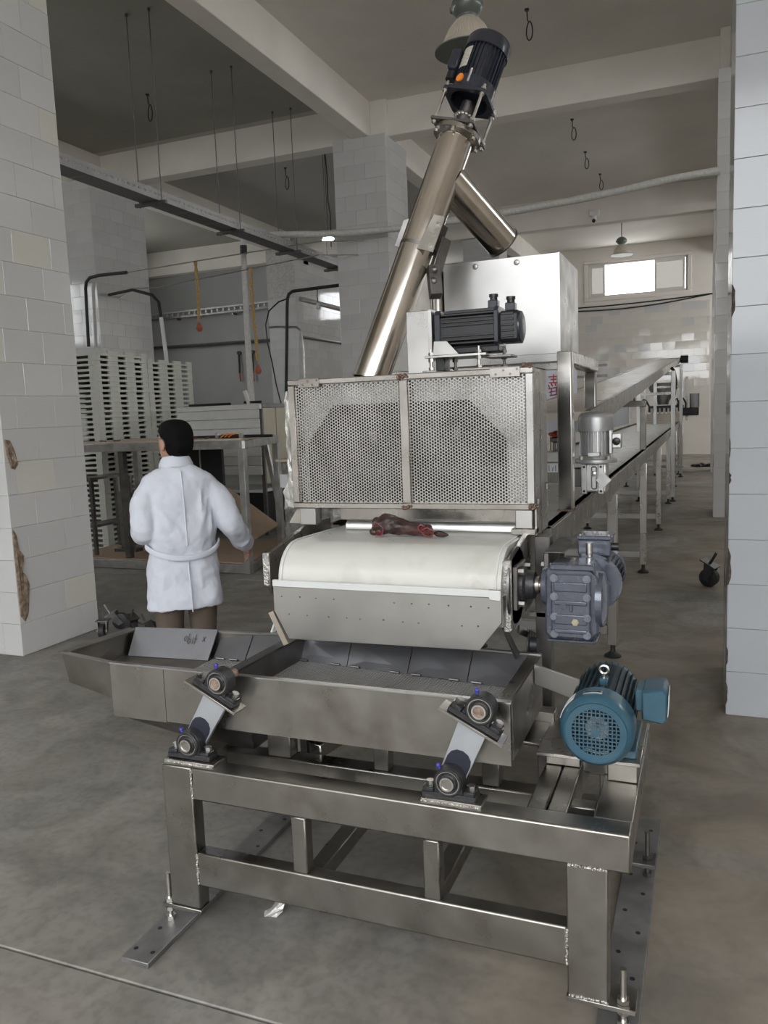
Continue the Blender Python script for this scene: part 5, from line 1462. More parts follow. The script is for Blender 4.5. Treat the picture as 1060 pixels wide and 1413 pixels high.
def highbay(name, x, y, zr, s, label, hang):
    """bell lamp: rim height zr, scale s"""
    t = thing(name, label, 'lamp', (x, y, zr))
    o1 = MB().lathe((x, y, zr), (x, y, zr + 0.30 * s), [(0, 0.300 * s), (0.004 * s, 0.305 * s), (0.008 * s, 0.300 * s), (0.020 * s, 0.235 * s), (0.10 * s, 0.215 * s), (0.20 * s, 0.160 * s), (0.265 * s, 0.105 * s), (0.285 * s, 0.085 * s), (0.285 * s, 0.08 * s), (0.26 * s, 0.10 * s), (0.10 * s, 0.21 * s), (0.012 * s, 0.29 * s), (0, 0.300 * s)], 48, caps=False)
    sh = o1.build('bell_shade', LAMPSHADE, t, angle=60)
    for k in range(48):
        a = R(7.5 * k)
        d = V((math.cos(a), math.sin(a), 0))
        MB().tube([V((x, y, zr + z * s)) + d * (r * s) for z, r in ((0.022, 0.238), (0.10, 0.218), (0.20, 0.163), (0.26, 0.11))], 0.004 * s, 4).build('shade_rib', LAMPSHADE, sh)
    MB().cyl((x, y, zr - 0.004 * s), (x, y, zr + 0.006 * s), 0.308 * s, n=40).build('diffuser', LAMPGREEN, t)
    MB().lathe((x, y, zr + 0.275 * s), (x, y, zr + 0.5 * s), [(0, 0.085 * s), (0.03 * s, 0.09 * s), (0.05 * s, 0.12 * s), (0.085 * s, 0.145 * s), (0.12 * s, 0.150 * s), (0.17 * s, 0.13 * s), (0.21 * s, 0.08 * s), (0.225 * s, 0.03 * s)], 32).build('ballast_housing', LAMPGREEN, t)
    MB().box(x - 0.16 * s, x - 0.12 * s, y - 0.02, y + 0.02, zr + 0.36 * s, zr + 0.40 * s).build('bracket', LAMPGREEN, t)
    MB().cyl((x, y, zr + 0.49 * s), (x, y, 6.755), 0.012, n=8).cyl((x, y, 6.70), (x, y, 6.755), 0.05, n=12).build('hanging_rod', STEEL_DARK, t)
    return t


highbay('high_bay_lamp', -2.06, 7.6, 4.97, 1.0, 'large cream ribbed bell lamp above the auger motor', 0)
highbay('high_bay_lamp', -2.20, 23.8, 5.80, 0.98, 'small distant bell lamp hanging before the far window', 0)

LOOPS = (((-2.17, 10.9), 0.40, 'hooked cable loop on the ceiling right of the auger motor'), ((-2.25, 15.2), 0.38, 'cable end hanging from the ceiling, nearest of the three over the belt'),
         ((-2.29, 17.2), 0.35, 'cable end hanging from the ceiling, middle of the three over the belt'), ((-2.21, 18.95), 0.36, 'cable end hanging from the ceiling, furthest of the three over the belt'),
         ((-8.10, 10.9), 0.42, 'cable loop hanging from the dark ceiling above the cable tray'), ((-8.03, 15.2), 0.45, 'cable loop hanging from the ceiling left of the middle pillar'))
for (x, y), L_, lb_ in LOOPS:
    pts = [(x, y, 6.755), (x + 0.006, y, 6.755 - L_ * 0.35)] + [(x + 0.03 + 0.045 * math.sin(R(a)) * (0.6 + 0.4 * math.sin(R(a / 2))), y + 0.01 * math.cos(R(a)), 6.755 - L_ * 0.68 + L_ * 0.30 * math.cos(R(a))) for a in range(-20, 350, 30)]
    o = MB().tube(pts, 0.009, 6).cyl((x, y, 6.73), (x, y, 6.753), 0.03, n=10).build('hanging_cable', CAST, None)
    tag(o, lb_, 'cable', 'cable ends hanging from the ceiling')

tl = thing('strip_lamp', 'small glowing white lamp hanging left of the middle pillar', 'lamp', (-6.57, 14.0, 4.93))
MB().ball((-6.57, 14.0, 4.955), 0.125, 0.05, 0.042, n=16, m=8).build('glowing_tube', emit('lamp_glow', (0.85, 0.97, 1.0), 9.0), tl)
MB().box(-6.68, -6.46, 13.97, 14.03, 5.0, 5.03).build('holder', WHITE, tl, 0.004)
MB().cyl((-6.57, 14.0, 5.03), (-6.57, 14.0, 6.755), 0.006, n=6).build('cord', CAST, tl)
for x, y, z1, lb_ in ((-6.75, 14.4, 4.9, 'left of two thin black cables hanging beside the small glowing lamp'), (-6.42, 14.4, 4.75, 'right of two thin black cables hanging beside the small glowing lamp')):
    tag(MB().tube([(x, y, 6.755), (x + 0.03, y, 6.2), (x + 0.02, y, 5.8), (x + 0.06, y, 5.5), (x + 0.05, y, z1)], 0.012, 6).build('drop_cable', CAST, None), lb_, 'cable')

cam_ = thing('ceiling_camera', 'small white camera on the cross beam above the far bay', 'camera', (-2.52, 20.5, 6.0))
MB().box(-2.66, -2.42, 20.54, 20.605, 6.22, 6.36).build('junction_box', WHITE, cam_, 0.01)
MB().lathe((-2.54, 20.56, 6.10), (-2.54, 20.56, 6.22), [(0, 0.03), (0.04, 0.06), (0.12, 0.06)], 16).build('body', WHITE, cam_)
MB().ball((-2.54, 20.50, 6.10), 0.045, n=12, m=8).build('lens', BLACK, cam_)
for dz, sg, lb_ in ((0.0, 0.05, 'upper dark cable strung along the far wall under the window'), (-0.05, 0.16, 'lower sagging dark cable strung along the far wall under the window')):
    pts = [(-4.9 + 5.1 * k / 20, 27.56, 4.90 + 0.10 * k / 20 + dz * (1 - k / 20) - sg * math.sin(math.pi * k / 20)) for k in range(21)]
    tag(MB().tube(pts, 0.022, 6).build('wall_cable', CAST, None), lb_, 'cable', 'cables along the far wall')

# ------------------------------------------------------------------ man in a white coat, seen from behind
mn = thing('person', 'man in a white lab coat and brown trousers walking away left of the machine', 'person', (-2.73, 3.70, 0))
mn.rotation_euler = (0, 0, R(48))
ORG[mn.name] = V((0, 0, 0))           # his parts are built in his own axes: +X his right, +Y ahead, Z up


def ell(cx, cy, z, rx, ry, n=28, p=2.3, fold=0.0, ph=0.0, back=1.0):
    out = []
    for i in range(n):
        a = 2 * math.pi * i / n
        c, s_ = math.cos(a), math.sin(a)
        f = 1 + fold * math.sin(5 * a + ph) + fold * 0.6 * math.sin(9 * a + 2 * ph)
        x = abs(c) ** (2 / p) * (1 if c >= 0 else -1) * rx * f
        y = abs(s_) ** (2 / p) * (1 if s_ >= 0 else -1) * ry * f
        out.append((cx + x, cy + y, z))
    return out


def limb(mb, pts, rads, n=14, sub=4):
    P_, r_ = [], []
    m_ = len(pts)
    for k in range(m_ - 1):
        p0, p1, p2, p3 = (V(pts[max(k - 1, 0)]), V(pts[k]), V(pts[k + 1]), V(pts[min(k + 2, m_ - 1)]))
        for j in range(sub):
            t = j / sub
            P_.append(0.5 * ((2 * p1) + (p2 - p0) * t + (2 * p0 - 5 * p1 + 4 * p2 - p3) * t * t + (3 * p1 - p0 - 3 * p2 + p3) * t ** 3))
            r_.append(rads[k] * (1 - t) + rads[k + 1] * t)
    P_.append(V(pts[-1]))
    r_.append(rads[-1])
    mb.tube(P_, r_, n)
    mb.ball(pts[0], rads[0] * 0.98, n=12, m=8)
    mb.ball(pts[-1], rads[-1] * 0.98, n=12, m=8)


ARM_R = [(0.150, 0.0, 1.345), (0.225, -0.05, 1.235), (0.275, -0.065, 1.10), (0.330, 0.00, 1.035), (0.375, 0.06, 0.985)]
ARM_L = [(-0.155, 0.0, 1.345), (-0.200, -0.02, 1.24), (-0.205, -0.03, 1.105), (-0.165, 0.09, 1.075), (-0.11, 0.20, 1.10)]
bd = MB()
bd.loft([ell(0, 0, z, rx, ry, 24) for z, rx, ry in ((0.84, 0.150, 0.105), (0.95, 0.155, 0.11), (1.06, 0.145, 0.10), (1.2, 0.155, 0.105), (1.33, 0.16, 0.09), (1.39, 0.12, 0.07), (1.44, 0.07, 0.065))])
limb(bd, [(0, 0, 1.38), (0, 0.005, 1.45), (0, 0.018, 1.53)], [0.062, 0.055, 0.056])
HM = Matrix.Translation((0, 0.012, 0)) @ Matrix.Rotation(R(24), 4, 'Z') @ Matrix.Translation((0, -0.012, 0))
bd.M = HM
bd.loft([ell(0, y, z, rx, ry, 24, 2.2) for z, y, rx, ry in ((1.475, 0.055, 0.030, 0.035), (1.49, 0.045, 0.048, 0.060), (1.52, 0.030, 0.062, 0.078), (1.56, 0.020, 0.070, 0.090), (1.60, 0.014, 0.074, 0.095), (1.64, 0.010, 0.071, 0.092), (1.67, 0.006, 0.055, 0.074), (1.685, 0.004, 0.03, 0.04))])
limb(bd, [(0, 0.108, 1.60), (0, 0.125, 1.57), (0, 0.128, 1.558)], [0.010, 0.013, 0.015], 8)          # nose
bd.ball((-0.018, 0.104, 1.522), 0.022, 0.010, 0.007, n=10, m=6).ball((0.018, 0.104, 1.522), 0.022, 0.010, 0.007, n=10, m=6)   # lips
for s_ in (-1, 1):
    bd.ball((s_ * 0.086, 0.005, 1.572), 0.011, 0.021, 0.035, n=12, m=8).ball((s_ * 0.074, 0.014, 1.55), 0.008, 0.011, 0.013, n=8, m=6)
    bd.ball((s_ * 0.030, 0.098, 1.602), 0.014, 0.010, 0.010, n=8, m=6)
bd.M = None
for arm in (ARM_R, ARM_L):
    limb(bd, arm, [0.046, 0.044, 0.040, 0.034, 0.026])
def hand(pw, d, palm_n, side):
    """wrist pw, direction d, palm normal; five bent fingers"""
    pw, d, nn = V(pw), V(d).normalized(), V(palm_n).normalized()
    w = d.cross(nn).normalized() * side
    limb(bd, [pw - d * 0.02, pw + d * 0.03, pw + d * 0.085], [0.024, 0.028, 0.026])
    for off in (-0.022, -0.007, 0.008, 0.022):
        bd.ball(pw + d * 0.06 + w * off, 0.016, n=8, m=6)
    for k, (off, L_) in enumerate(((-0.027, 0.062), (-0.009, 0.074), (0.009, 0.078), (0.027, 0.068))):
        b0 = pw + d * 0.088 + w * off
        limb(bd, [b0, b0 + d * L_ * 0.5 + nn * 0.012, b0 + d * L_ * 0.85 + nn * 0.034], [0.0095, 0.0085, 0.007], 8, 3)
    t0 = pw + d * 0.025 + w * 0.026
    limb(bd, [t0, t0 + d * 0.030 + w * 0.022 + nn * 0.012, t0 + d * 0.058 + w * 0.024 + nn * 0.024], [0.012, 0.0105, 0.008], 8, 3)
hand((0.385, 0.075, 0.975), (0.35, 0.55, -0.75), (-0.8, 0.3, -0.2), 1)
hand((-0.10, 0.215, 1.105), (0.35, 0.9, 0.15), (0.3, -0.2, -0.9), -1)
for s_, yk, yf in ((-1, 0.03, 0.10), (1, 0.0, -0.08)):
    limb(bd, [(s_ * 0.085, 0, 0.88), (s_ * 0.09, yk, 0.48), (s_ * 0.09, yf - 0.02, 0.09)], [0.078, 0.050, 0.036])
    bd.ball((s_ * 0.09, yf + 0.05, 0.04), 0.038, 0.10, 0.035, n=12, m=8)
body = bd.build('body', SKIN, mn)


def skin_over(o, voxel, it=6):
    m1 = o.modifiers.new('remesh', 'REMESH')
    m1.mode, m1.voxel_size, m1.use_smooth_shade = 'VOXEL', voxel, True
    m2_ = o.modifiers.new('smooth', 'SMOOTH')
    m2_.factor, m2_.iterations = 0.5, it


skin_over(body, 0.0055, 4)
# hair
hr = MB(HM)
hr.loft([ell(0, y, z, rx, ry, 28, 2.6) for z, y, rx, ry in ((1.500, -0.030, 0.050, 0.038), (1.525, -0.030, 0.068, 0.058), (1.56, -0.026, 0.077, 0.072), (1.595, -0.020, 0.082, 0.082), (1.635, -0.008, 0.085, 0.092), (1.665, -0.002, 0.081, 0.089), (1.688, 0.0, 0.068, 0.075), (1.703, 0.0, 0.046, 0.052), (1.710, 0.0, 0.016, 0.02))])
ho = hr.build('hair', HAIR, body, angle=80)
sd = ho.modifiers.new('soften', 'SUBSURF')
sd.levels = sd.render_levels = 1
MB(HM).tube([(-0.088, 0.02, 1.612), (-0.082, 0.06, 1.612), (-0.070, 0.112, 1.610)], 0.0022, 6).tube([(-0.084, 0.02, 1.612), (-0.088, 0.0, 1.605), (-0.088, -0.012, 1.585)], 0.0022, 6).build('spectacle_temple', ZINC, body)
# trousers and shoes
tr_ = MB()
tr_.loft([ell(0, 0, z, rx, ry, 24) for z, rx, ry in ((0.78, 0.165, 0.12), (0.88, 0.170, 0.125), (0.98, 0.160, 0.12))])
for s_, yk, yf in ((-1, 0.03, 0.10), (1, 0.0, -0.08)):
    limb(tr_, [(s_ * 0.085, 0, 0.86), (s_ * 0.092, yk * 0.5, 0.66), (s_ * 0.092, yk, 0.46), (s_ * 0.092, yf - 0.03, 0.09)], [0.098, 0.086, 0.072, 0.062])
to = tr_.build('trousers', TROUSER, mn)
skin_over(to, 0.010, 4)
for s_, yf in ((-1, 0.10), (1, -0.08)):
    MB().loft([[(s_ * 0.092 + 0.046 * w_ * math.cos(2 * math.pi * i / 14), yf + 0.03 + 0.125 * w_ * math.sin(2 * math.pi * i / 14), z) for i in range(14)] for z, w_ in ((0.0, 0.98), (0.02, 1.0), (0.04, 0.95), (0.07, 0.72), (0.10, 0.5))]).build('shoe', BLACK, mn)
# coat
ctm = MB()
levels = ((0.655, 0.0, 0.205, 0.150, 0.028), (0.72, 0, 0.204, 0.147, 0.030), (0.80, 0, 0.200, 0.142, 0.026), (0.88, 0, 0.196, 0.138, 0.020), (0.94, 0, 0.194, 0.135, 0.014), (0.975, 0, 0.190, 0.129, 0.010),
          (1.01, -0.004, 0.190, 0.134, 0.012), (1.07, -0.006, 0.193, 0.136, 0.016), (1.15, -0.004, 0.190, 0.132, 0.012), (1.24, -0.002, 0.190, 0.126, 0.008), (1.33, 0, 0.205, 0.116, 0.003), (1.375, 0, 0.212, 0.104, 0.0), (1.405, 0, 0.185, 0.092, 0), (1.432, 0, 0.140, 0.082, 0), (1.457, 0, 0.092, 0.074, 0), (1.475, 0, 0.068, 0.066, 0))
ctm.loft([ell(0.0, y, z, rx, ry, 40, 2.4, fd, z * 7) for z, y, rx, ry, fd in levels])
limb(ctm, [(0.140, 0, 1.345)] + ARM_R[1:4] + [(0.385, 0.085, 0.965)], [0.070, 0.073, 0.071, 0.067, 0.060], 16, 5)
limb(ctm, [(-0.145, 0, 1.345)] + ARM_L[1:], [0.070, 0.072, 0.070, 0.064, 0.055], 16, 5)
rq = random.Random(5)
for A_, B_, n_ in ((ARM_R[1], ARM_R[2], 3), (ARM_R[2], ARM_R[4], 5), (ARM_L[1], ARM_L[2], 3)):
    for k in range(n_):                      # creases bunching round the sleeves
        t = (k + 0.5) / n_
        c = V(A_).lerp(V(B_), t)
        d = (V(B_) - V(A_)).normalized()
        q = d.cross(V((0, 1, 0.3))).normalized()
        q2 = d.cross(q)
        a0 = rq.uniform(0, 6.28)
        ctm.tube([c + (q * math.cos(a0 + a) + q2 * math.sin(a0 + a)) * (0.064 - 0.004 * (n_ == 5)) + d * 0.018 * (a - 1.2) for a in (0, 0.6, 1.2, 1.8, 2.4)], [0.004, 0.014, 0.018, 0.014, 0.004], 8)
for x0, z0, x1, z1 in ((-0.13, 1.24, -0.03, 1.03), (-0.10, 1.20, 0.02, 1.00), (0.135, 1.27, 0.06, 1.05), (0.15, 1.22, 0.13, 1.00), (0.10, 1.32, 0.085, 1.12), (-0.14, 1.05, -0.05, 0.99), (0.12, 0.90, 0.16, 0.72), (-0.12, 0.92, -0.14, 0.72), (0.05, 0.92, 0.08, 0.74)):
    yb_ = lambda x: -0.128 * math.sqrt(max(0.05, 1 - (abs(x) / 0.20) ** 2.4))
    ctm.tube([(x0 + (x1 - x0) * t, yb_(x0 + (x1 - x0) * t) - 0.002, z0 + (z1 - z0) * t) for t in (0, 0.25, 0.5, 0.75, 1)], [0.004, 0.013, 0.018, 0.014, 0.005], 8)
coat = ctm.build('coat', COATCLOTH, mn)
skin_over(coat, 0.0085, 5)
tx = bpy.data.textures.new('cloth_folds', 'CLOUDS')
tx.noise_scale = 0.16
tx.noise_depth = 3
dm_ = coat.modifiers.new('folds', 'DISPLACE')
dm_.texture, dm_.strength, dm_.mid_level, dm_.texture_coords = tx, 0.042, 0.5, 'LOCAL'
# collar, half belt, back seam, vent, hem
n = 26
rings = []
for z, r0 in ((1.452, 0.080), (1.50, 0.069), (1.512, 0.070), (1.505, 0.077), (1.470, 0.092), (1.452, 0.094)):
    rings.append([(r0 * 1.02 * math.cos(2 * math.pi * i / n), 0.012 + r0 * math.sin(2 * math.pi * i / n), z - 0.018 * (1 + math.sin(2 * math.pi * i / n)) / 2) for i in range(n)])
MB().loft(rings, caps=False).build('collar', COATCLOTH, coat, angle=70)
bl = []
for k in range(17):
    a = R(190 + 160 * k / 16)
    sag = 0.062 * math.sin(math.pi * k / 16)
    x, y = 0.203 * math.cos(a), -0.002 + 0.152 * math.sin(a)
    bl.append((x, y, 1.020 - 0.005 * k / 16 - sag))
vs, fs = [], []
for k, p in enumerate(bl):
    u = V((p[0], p[1], 0)).normalized()
    for dz, do in ((-0.015, 0.0), (-0.014, 0.007), (0.0, 0.009), (0.014, 0.007), (0.015, 0.0)):
        vs.append((p[0] + u.x * do, p[1] + u.y * do, p[2] + dz))
for k in range(16):
    for j in range(4):
        fs.append((k * 5 + j, k * 5 + j + 1, k * 5 + j + 6, k * 5 + j + 5))
    fs.append((k * 5 + 4, k * 5, k * 5 + 5, k * 5 + 9))
fs += [(0, 1, 2, 3, 4), (80, 84, 83, 82, 81)]
MB().add(vs, fs).build('half_belt', COATCLOTH, coat, angle=70)
MB().tube([(0.0, y, z) for y, z in ((-0.094, 1.43), (-0.116, 1.36), (-0.128, 1.26), (-0.136, 1.16), (-0.144, 1.06), (-0.139, 1.02))], 0.005, 6).build('back_seam', COATCLOTH, coat)
MB().tube([(0.0, y, z) for y, z in ((-0.140, 0.93), (-0.147, 0.86), (-0.151, 0.80))], 0.005, 6).build('back_seam', COATCLOTH, coat)
MB().bar((0.002, -0.150, 0.80), (0.002, -0.156, 0.652), 0.004, 0.012, (0, -1, 0)).build('back_vent', COATCLOTH, coat)

# ------------------------------------------------------------------ stacked off-white crates
def crate_mesh():
    mb = MB()
    L_, W_, H_ = 1.085, 0.78, 0.0670
    mb.box(-W_, 0, 0, L_, 0.0, 0.030)
    cs = (0.195, 0.545, 0.890)
    edges = [0.0] + [e for c in cs for e in (c - 0.078, c + 0.078)] + [L_]
    for k in range(0, len(edges), 2):
        for x0, x1 in ((-0.03, 0.0), (-W_, -W_ + 0.03)):
            mb.box(x0, x1, edges[k], edges[k + 1], 0.030, H_)
    for x0, x1 in ((-0.10, -0.03), (-0.44, -0.34), (-W_ + 0.03, -W_ + 0.12)):
        mb.box(x0, x1, 0, 0.03, 0.030, H_).box(x0, x1, L_ - 0.03, L_, 0.030, H_)
    return mb


cm = crate_mesh()
cr0 = None
NCR = 39
for s_, y0 in enumerate((8.553, 9.648)):
    for k in range(NCR - (1 if s_ else 0)):
        if cr0 is None:
            cr0 = o = cm.build('crate', CRATE, None, smooth=False, loc=(0, 0, 0))
        else:
            o = cr0.copy()
            COL.objects.link(o)
        o.location = (-7.5 + rng.uniform(-0.004, 0.004), y0 + rng.uniform(-0.004, 0.004), 0.0686 * k)
        top = NCR - 1 - (1 if s_ else 0)
        nm = ('nearer', 'further')[s_]
        ORD = 'first second third fourth fifth sixth seventh eighth ninth tenth eleventh twelfth thirteenth fourteenth fifteenth sixteenth seventeenth eighteenth nineteenth twentieth'.split()
        if k == 0: lb_ = 'bottom off-white slotted crate of the %s tall stack behind the bench' % nm
        elif k == top: lb_ = 'topmost off-white slotted crate of the %s tall stack behind the bench' % nm
        elif k > top // 2: lb_ = 'off-white slotted crate, %s from the top of the %s tall stack' % (ORD[top - k], nm)
        else: lb_ = 'off-white slotted crate, %s from the floor in the %s tall stack' % (ORD[k], nm)
        tag(o, lb_, 'crate', 'slotted crates in two tall stacks')

# ------------------------------------------------------------------ tall aluminium-framed bench behind the man
bn = thing('frame_bench', 'tall aluminium-framed bench with a plywood top behind the man', 'bench', (-5.9, 8.2, 0))
FRc, FLc, BRc, BLc = V((-4.645, 7.47, 0)), V((-7.15, 7.46, 0)), V((-5.06, 8.95, 0)), V((-7.25, 8.95, 0))
def post_at(c, z0, z1, w=0.075): return MB().box(c.x - w / 2, c.x + w / 2, c.y - w / 2, c.y + w / 2, z0, z1)
for c in (FRc, FLc, BRc, BLc): post_at(c, 0.0, 1.375).build('leg', ALU, bn, 0.003)
Zv = lambda z: V((0, 0, z))
for a, b in ((FRc, FLc), (FRc, BRc), (BRc, BLc), (BLc, FLc)):
    MB().bar(a + Zv(1.42), b + Zv(1.42), 0.075, 0.09).build('top_rail', ALU, bn, 0.003)
    MB().bar(a + Zv(0.055), b + Zv(0.055), 0.076, 0.10).build('bottom_rail', ALU, bn, 0.003)
MB().prism([c + Zv(1.466) for c in (FRc, BRc, BLc, FLc)], (0, 0, 0.018)).build('top_board', PLY_PALE, bn, 0.002)
MB().prism([c + Zv(0.106) for c in (FRc, BRc, BLc, FLc)], (0, 0, 0.012)).build('bottom_board', PLY, bn, 0.002)
post_at(V((-6.28, 7.5, 0)), 0.11, 1.375, 0.07).build('middle_post', STEEL_DARK, bn)
MB().prism([(-5.72, 8.80, 0.83), (-4.99, 8.78, 0.36), (-4.88, 7.93, 0.28), (-5.45, 7.90, 0.50)], (0, 0, -0.014)).build('plywood_sheet', PLY, None)
tag(bpy.context.scene.objects['plywood_sheet'], 'brown plywood sheet lying tilted inside the bench frame', 'plywood')
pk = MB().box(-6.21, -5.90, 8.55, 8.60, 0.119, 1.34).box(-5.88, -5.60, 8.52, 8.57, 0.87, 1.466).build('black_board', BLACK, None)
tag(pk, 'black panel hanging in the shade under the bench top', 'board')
chn = MB()
for k in range(16):
    z = 1.34 - 0.035 * k
    chn.tube([(-5.90 + 0.008 * math.cos(R(a)) * (1 if k % 2 else 0.3), 8.49 + 0.008 * (0 if k % 2 else math.cos(R(a))), z + 0.022 * math.sin(R(a))) for a in range(0, 361, 45)], 0.004, 5)
tag(chn.build('steel_chain', ZINC, None), 'steel chain hanging in front of the black panel under the bench', 'chain', None, 'stuff')
tag(MB().lathe((-6.00, 8.20, 0.80), (-6.00, 8.35, 0.80), [(0, 0.05), (0.02, 0.17), (0.10, 0.17), (0.15, 0.05)], 28).box(-6.08, -5.92, 8.23, 8.32, 0.119, 0.66).build('grey_fan_part', STEEL_DARK, None), 'round grey-black machine part on a block under the bench', 'machine part')
pp = thing('punched_plate', 'upright steel plate with a row of oval holes under the bench', 'plate', (-6.64, 7.9, 0.118))
MB().box(-6.735, -6.545, 7.90, 7.93, 0.16, 0.86).build('plate', STEEL_DULL, pp, 0.003)
MB().box(-6.80, -6.47, 7.84, 7.98, 0.118, 0.16).build('foot', STEEL_DARK, pp, 0.003)
for k in range(6):
    z = 0.24 + 0.11 * k
    MB().prism([(-6.64 + 0.035 * math.cos(R(a)), 7.8995, z + 0.045 * math.sin(R(a))) for a in range(0, 360, 24)], (0, -0.001, 0)).build('oval_hole', BLACK, pp)
    MB().tube([(-6.64 + 0.037 * math.cos(R(a)), 7.898, z + 0.047 * math.sin(R(a))) for a in range(0, 361, 24)], 0.005, 5).build('hole_rim', ZINC, pp)
rk = thing('low_rack', 'low dark steel rack holding crates-high shadow left of the punched plate', 'rack', (-6.95, 7.9, 0.118))
rk['label'] = 'low dark steel rack inside the left end of the bench'
for x in (-7.09, -6.86):
    for y in (7.6, 8.3):
        MB().box(x - 0.02, x + 0.02, y - 0.02, y + 0.02, 0.118, 1.03).build('leg', STEEL_DARK, rk)
MB().box(-7.12, -6.84, 7.57, 8.33, 1.03, 1.06).build('top', STEEL_DULL, rk)
MB().box(-7.10, -6.86, 7.6, 8.3, 0.45, 0.48).build('shelf', STEEL_DARK, rk)

# on the bench top
tp = thing('torch_tool', 'long black pole tool with orange cord lying on the bench top', 'tool', (-4.96, 7.75, 1.484))
MB().tube([(-5.62, 7.75, 1.525), (-5.55, 7.75, 1.505), (-5.1, 7.75, 1.505), (-4.72, 7.75, 1.502), (-4.42, 7.75, 1.500)], [0.02, 0.013, 0.016, 0.018, 0.016], 10).build('pole', BLACK, tp)
MB().cyl((-5.07, 7.75, 1.507), (-4.85, 7.75, 1.505), 0.023, n=12).build('motor_body', CAST, tp)
for k in range(3):
    MB().tube([(-5.06 + 0.05 * k, 7.71, 1.497), (-5.02 + 0.05 * k, 7.72, 1.525), (-4.98 + 0.05 * k, 7.75, 1.533), (-4.95 + 0.05 * k, 7.74, 1.51)], 0.006, 6).build('orange_cord', ORANGE, tp)
MB().box(-5.13, -5.10, 7.70, 7.74, 1.484, 1.55).box(-4.82, -4.77, 7.70, 7.74, 1.484, 1.54).build('clamp', ALUCAST, tp, 0.003)
for k, (x, y, lb_) in enumerate(((-5.46, 7.62, 'rusty scrap on the bench top nearest the man'), (-5.36, 7.60, 'rusty scrap on the bench top, second right of the man'), (-5.20, 7.64, 'rusty scrap on the bench top beside the pole tool'), (-6.62, 7.60, 'rusty scrap at the left end of the bench top'), (-6.42, 7.58, 'rusty scrap on the bench top just left of the man'))):
    m2 = MB()
    for j in range(4):
        m2.tube([(x + rng.uniform(-0.05, 0.05), y + rng.uniform(-0.03, 0.03), 1.492), (x + rng.uniform(-0.05, 0.05), y + rng.uniform(-0.03, 0.03), 1.500)], 0.008, 5)
    tag(m2.build('metal_scrap', BURN, None), lb_, 'scrap', 'scraps on the bench top')

# slatted white cabinet with a beige side behind the bench
cb = thing('slatted_cabinet', 'white cabinet of wide horizontal boards with a beige side behind the bench', 'cabinet', (-6.6, 10.5, 0))
for k in range(7):
    z = 0.88 + k * 0.135
    MB().box(-7.30, -5.91, 10.0, 10.03, z + 0.004, z + 0.131).build('board', WHITE, cb, 0.004)
MB().box(-7.30, -5.88, 9.985, 10.05, 1.826, 1.895).build('top_rail', WHITE, cb, 0.005)
for x in (-7.30, -5.93):
    MB().box(x, x + 0.055, 10.03, 10.07, 0, 1.83).build('corner_post', STEEL_DARK, cb)
for y0, y1 in ((10.07, 10.42), (10.45, 10.95)):
    MB().box(-5.905, -5.875, y0, y1, 0.75, 1.84).build('side_panel', BEIGE, cb, 0.003)
MB().box(-5.93, -5.87, 10.05, 11.0, 1.84, 1.90).build('side_rail', STEEL_DARK, cb, 0.004)
MB().box(-7.28, -5.95, 10.9, 10.95, 0.3, 1.83).build('rear_board', WHITE, cb)
MB().box(-7.28, -5.95, 10.05, 10.9, 0.62, 0.66).build('shelf', WHITE, cb)
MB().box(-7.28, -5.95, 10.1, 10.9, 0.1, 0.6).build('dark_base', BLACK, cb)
for a, b, y, z, lb_ in ((-7.1, -6.38, 10.03, 1.915, 'thin black bar lying on the left of the white slatted cabinet top'), (-6.15, -5.86, 10.02, 1.925, 'short black bar at the right corner of the white slatted cabinet top')):
    tag(MB().bar((a, y, z), (b, y, z), 0.03, 0.035).build('black_bar', BLACK, None, 0.004), lb_, 'bar')
tag(MB().bar((-6.06, 10.01, 1.90), (-6.12, 10.01, 2.09), 0.045, 0.04, (0, 1, 0)).build('white_stick', WHITE, None), 'short white stick leaning at the top corner of the slatted cabinet', 'stick')
tag(MB().cyl((-5.02, 9.55, 0.0), (-5.02, 9.55, 1.36), 0.06, n=18).build('black_roll', RUBBER, None), 'tall black roll standing behind the right end of the bench', 'roll')
tag(MB().bar((-5.18, 9.3, 0.02), (-5.46, 9.35, 1.45), 0.06, 0.04, (0, 1, 0)).build('leaning_bar', ALU, None, 0.003), 'grey bar leaning beside the black roll behind the bench', 'bar')
wd = thing('wrapped_crate', 'grey film-wrapped crate with a paper note between the bench and the guard box', 'crate', (-4.05, 8.4, 0))
m2 = MB()
rings = []
for k in range(12):
    z = 0.0 + 1.18 * k / 11
    ring = ell(-4.12, 8.35, z, 0.42 + rng.uniform(-0.01, 0.01), 0.30, 28, 6, 0.012, k * 1.9)
    rings.append([(x + rng.uniform(-0.012, 0.012), y + rng.uniform(-0.012, 0.012), zz) for x, y, zz in ring])
m2.loft(rings)
m2.build('wrapping', FOILGREY, wd, smooth=False)
MB().box(-4.56, -3.68, 8.02, 8.68, 1.19, 1.22).build('lid_board', PLY_PALE, wd, 0.003)
MB().box(-4.50, -4.40, 8.005, 8.018, 0.90, 1.05).build('paper_note', PAPER, wd)
for k in range(5):
    MB().ball((-4.45 + 0.07 * k, 8.2 + rng.uniform(-0.1, 0.1), 1.228), 0.030, 0.03, 0.012, n=8, m=5).build('offcut', BURN, wd)

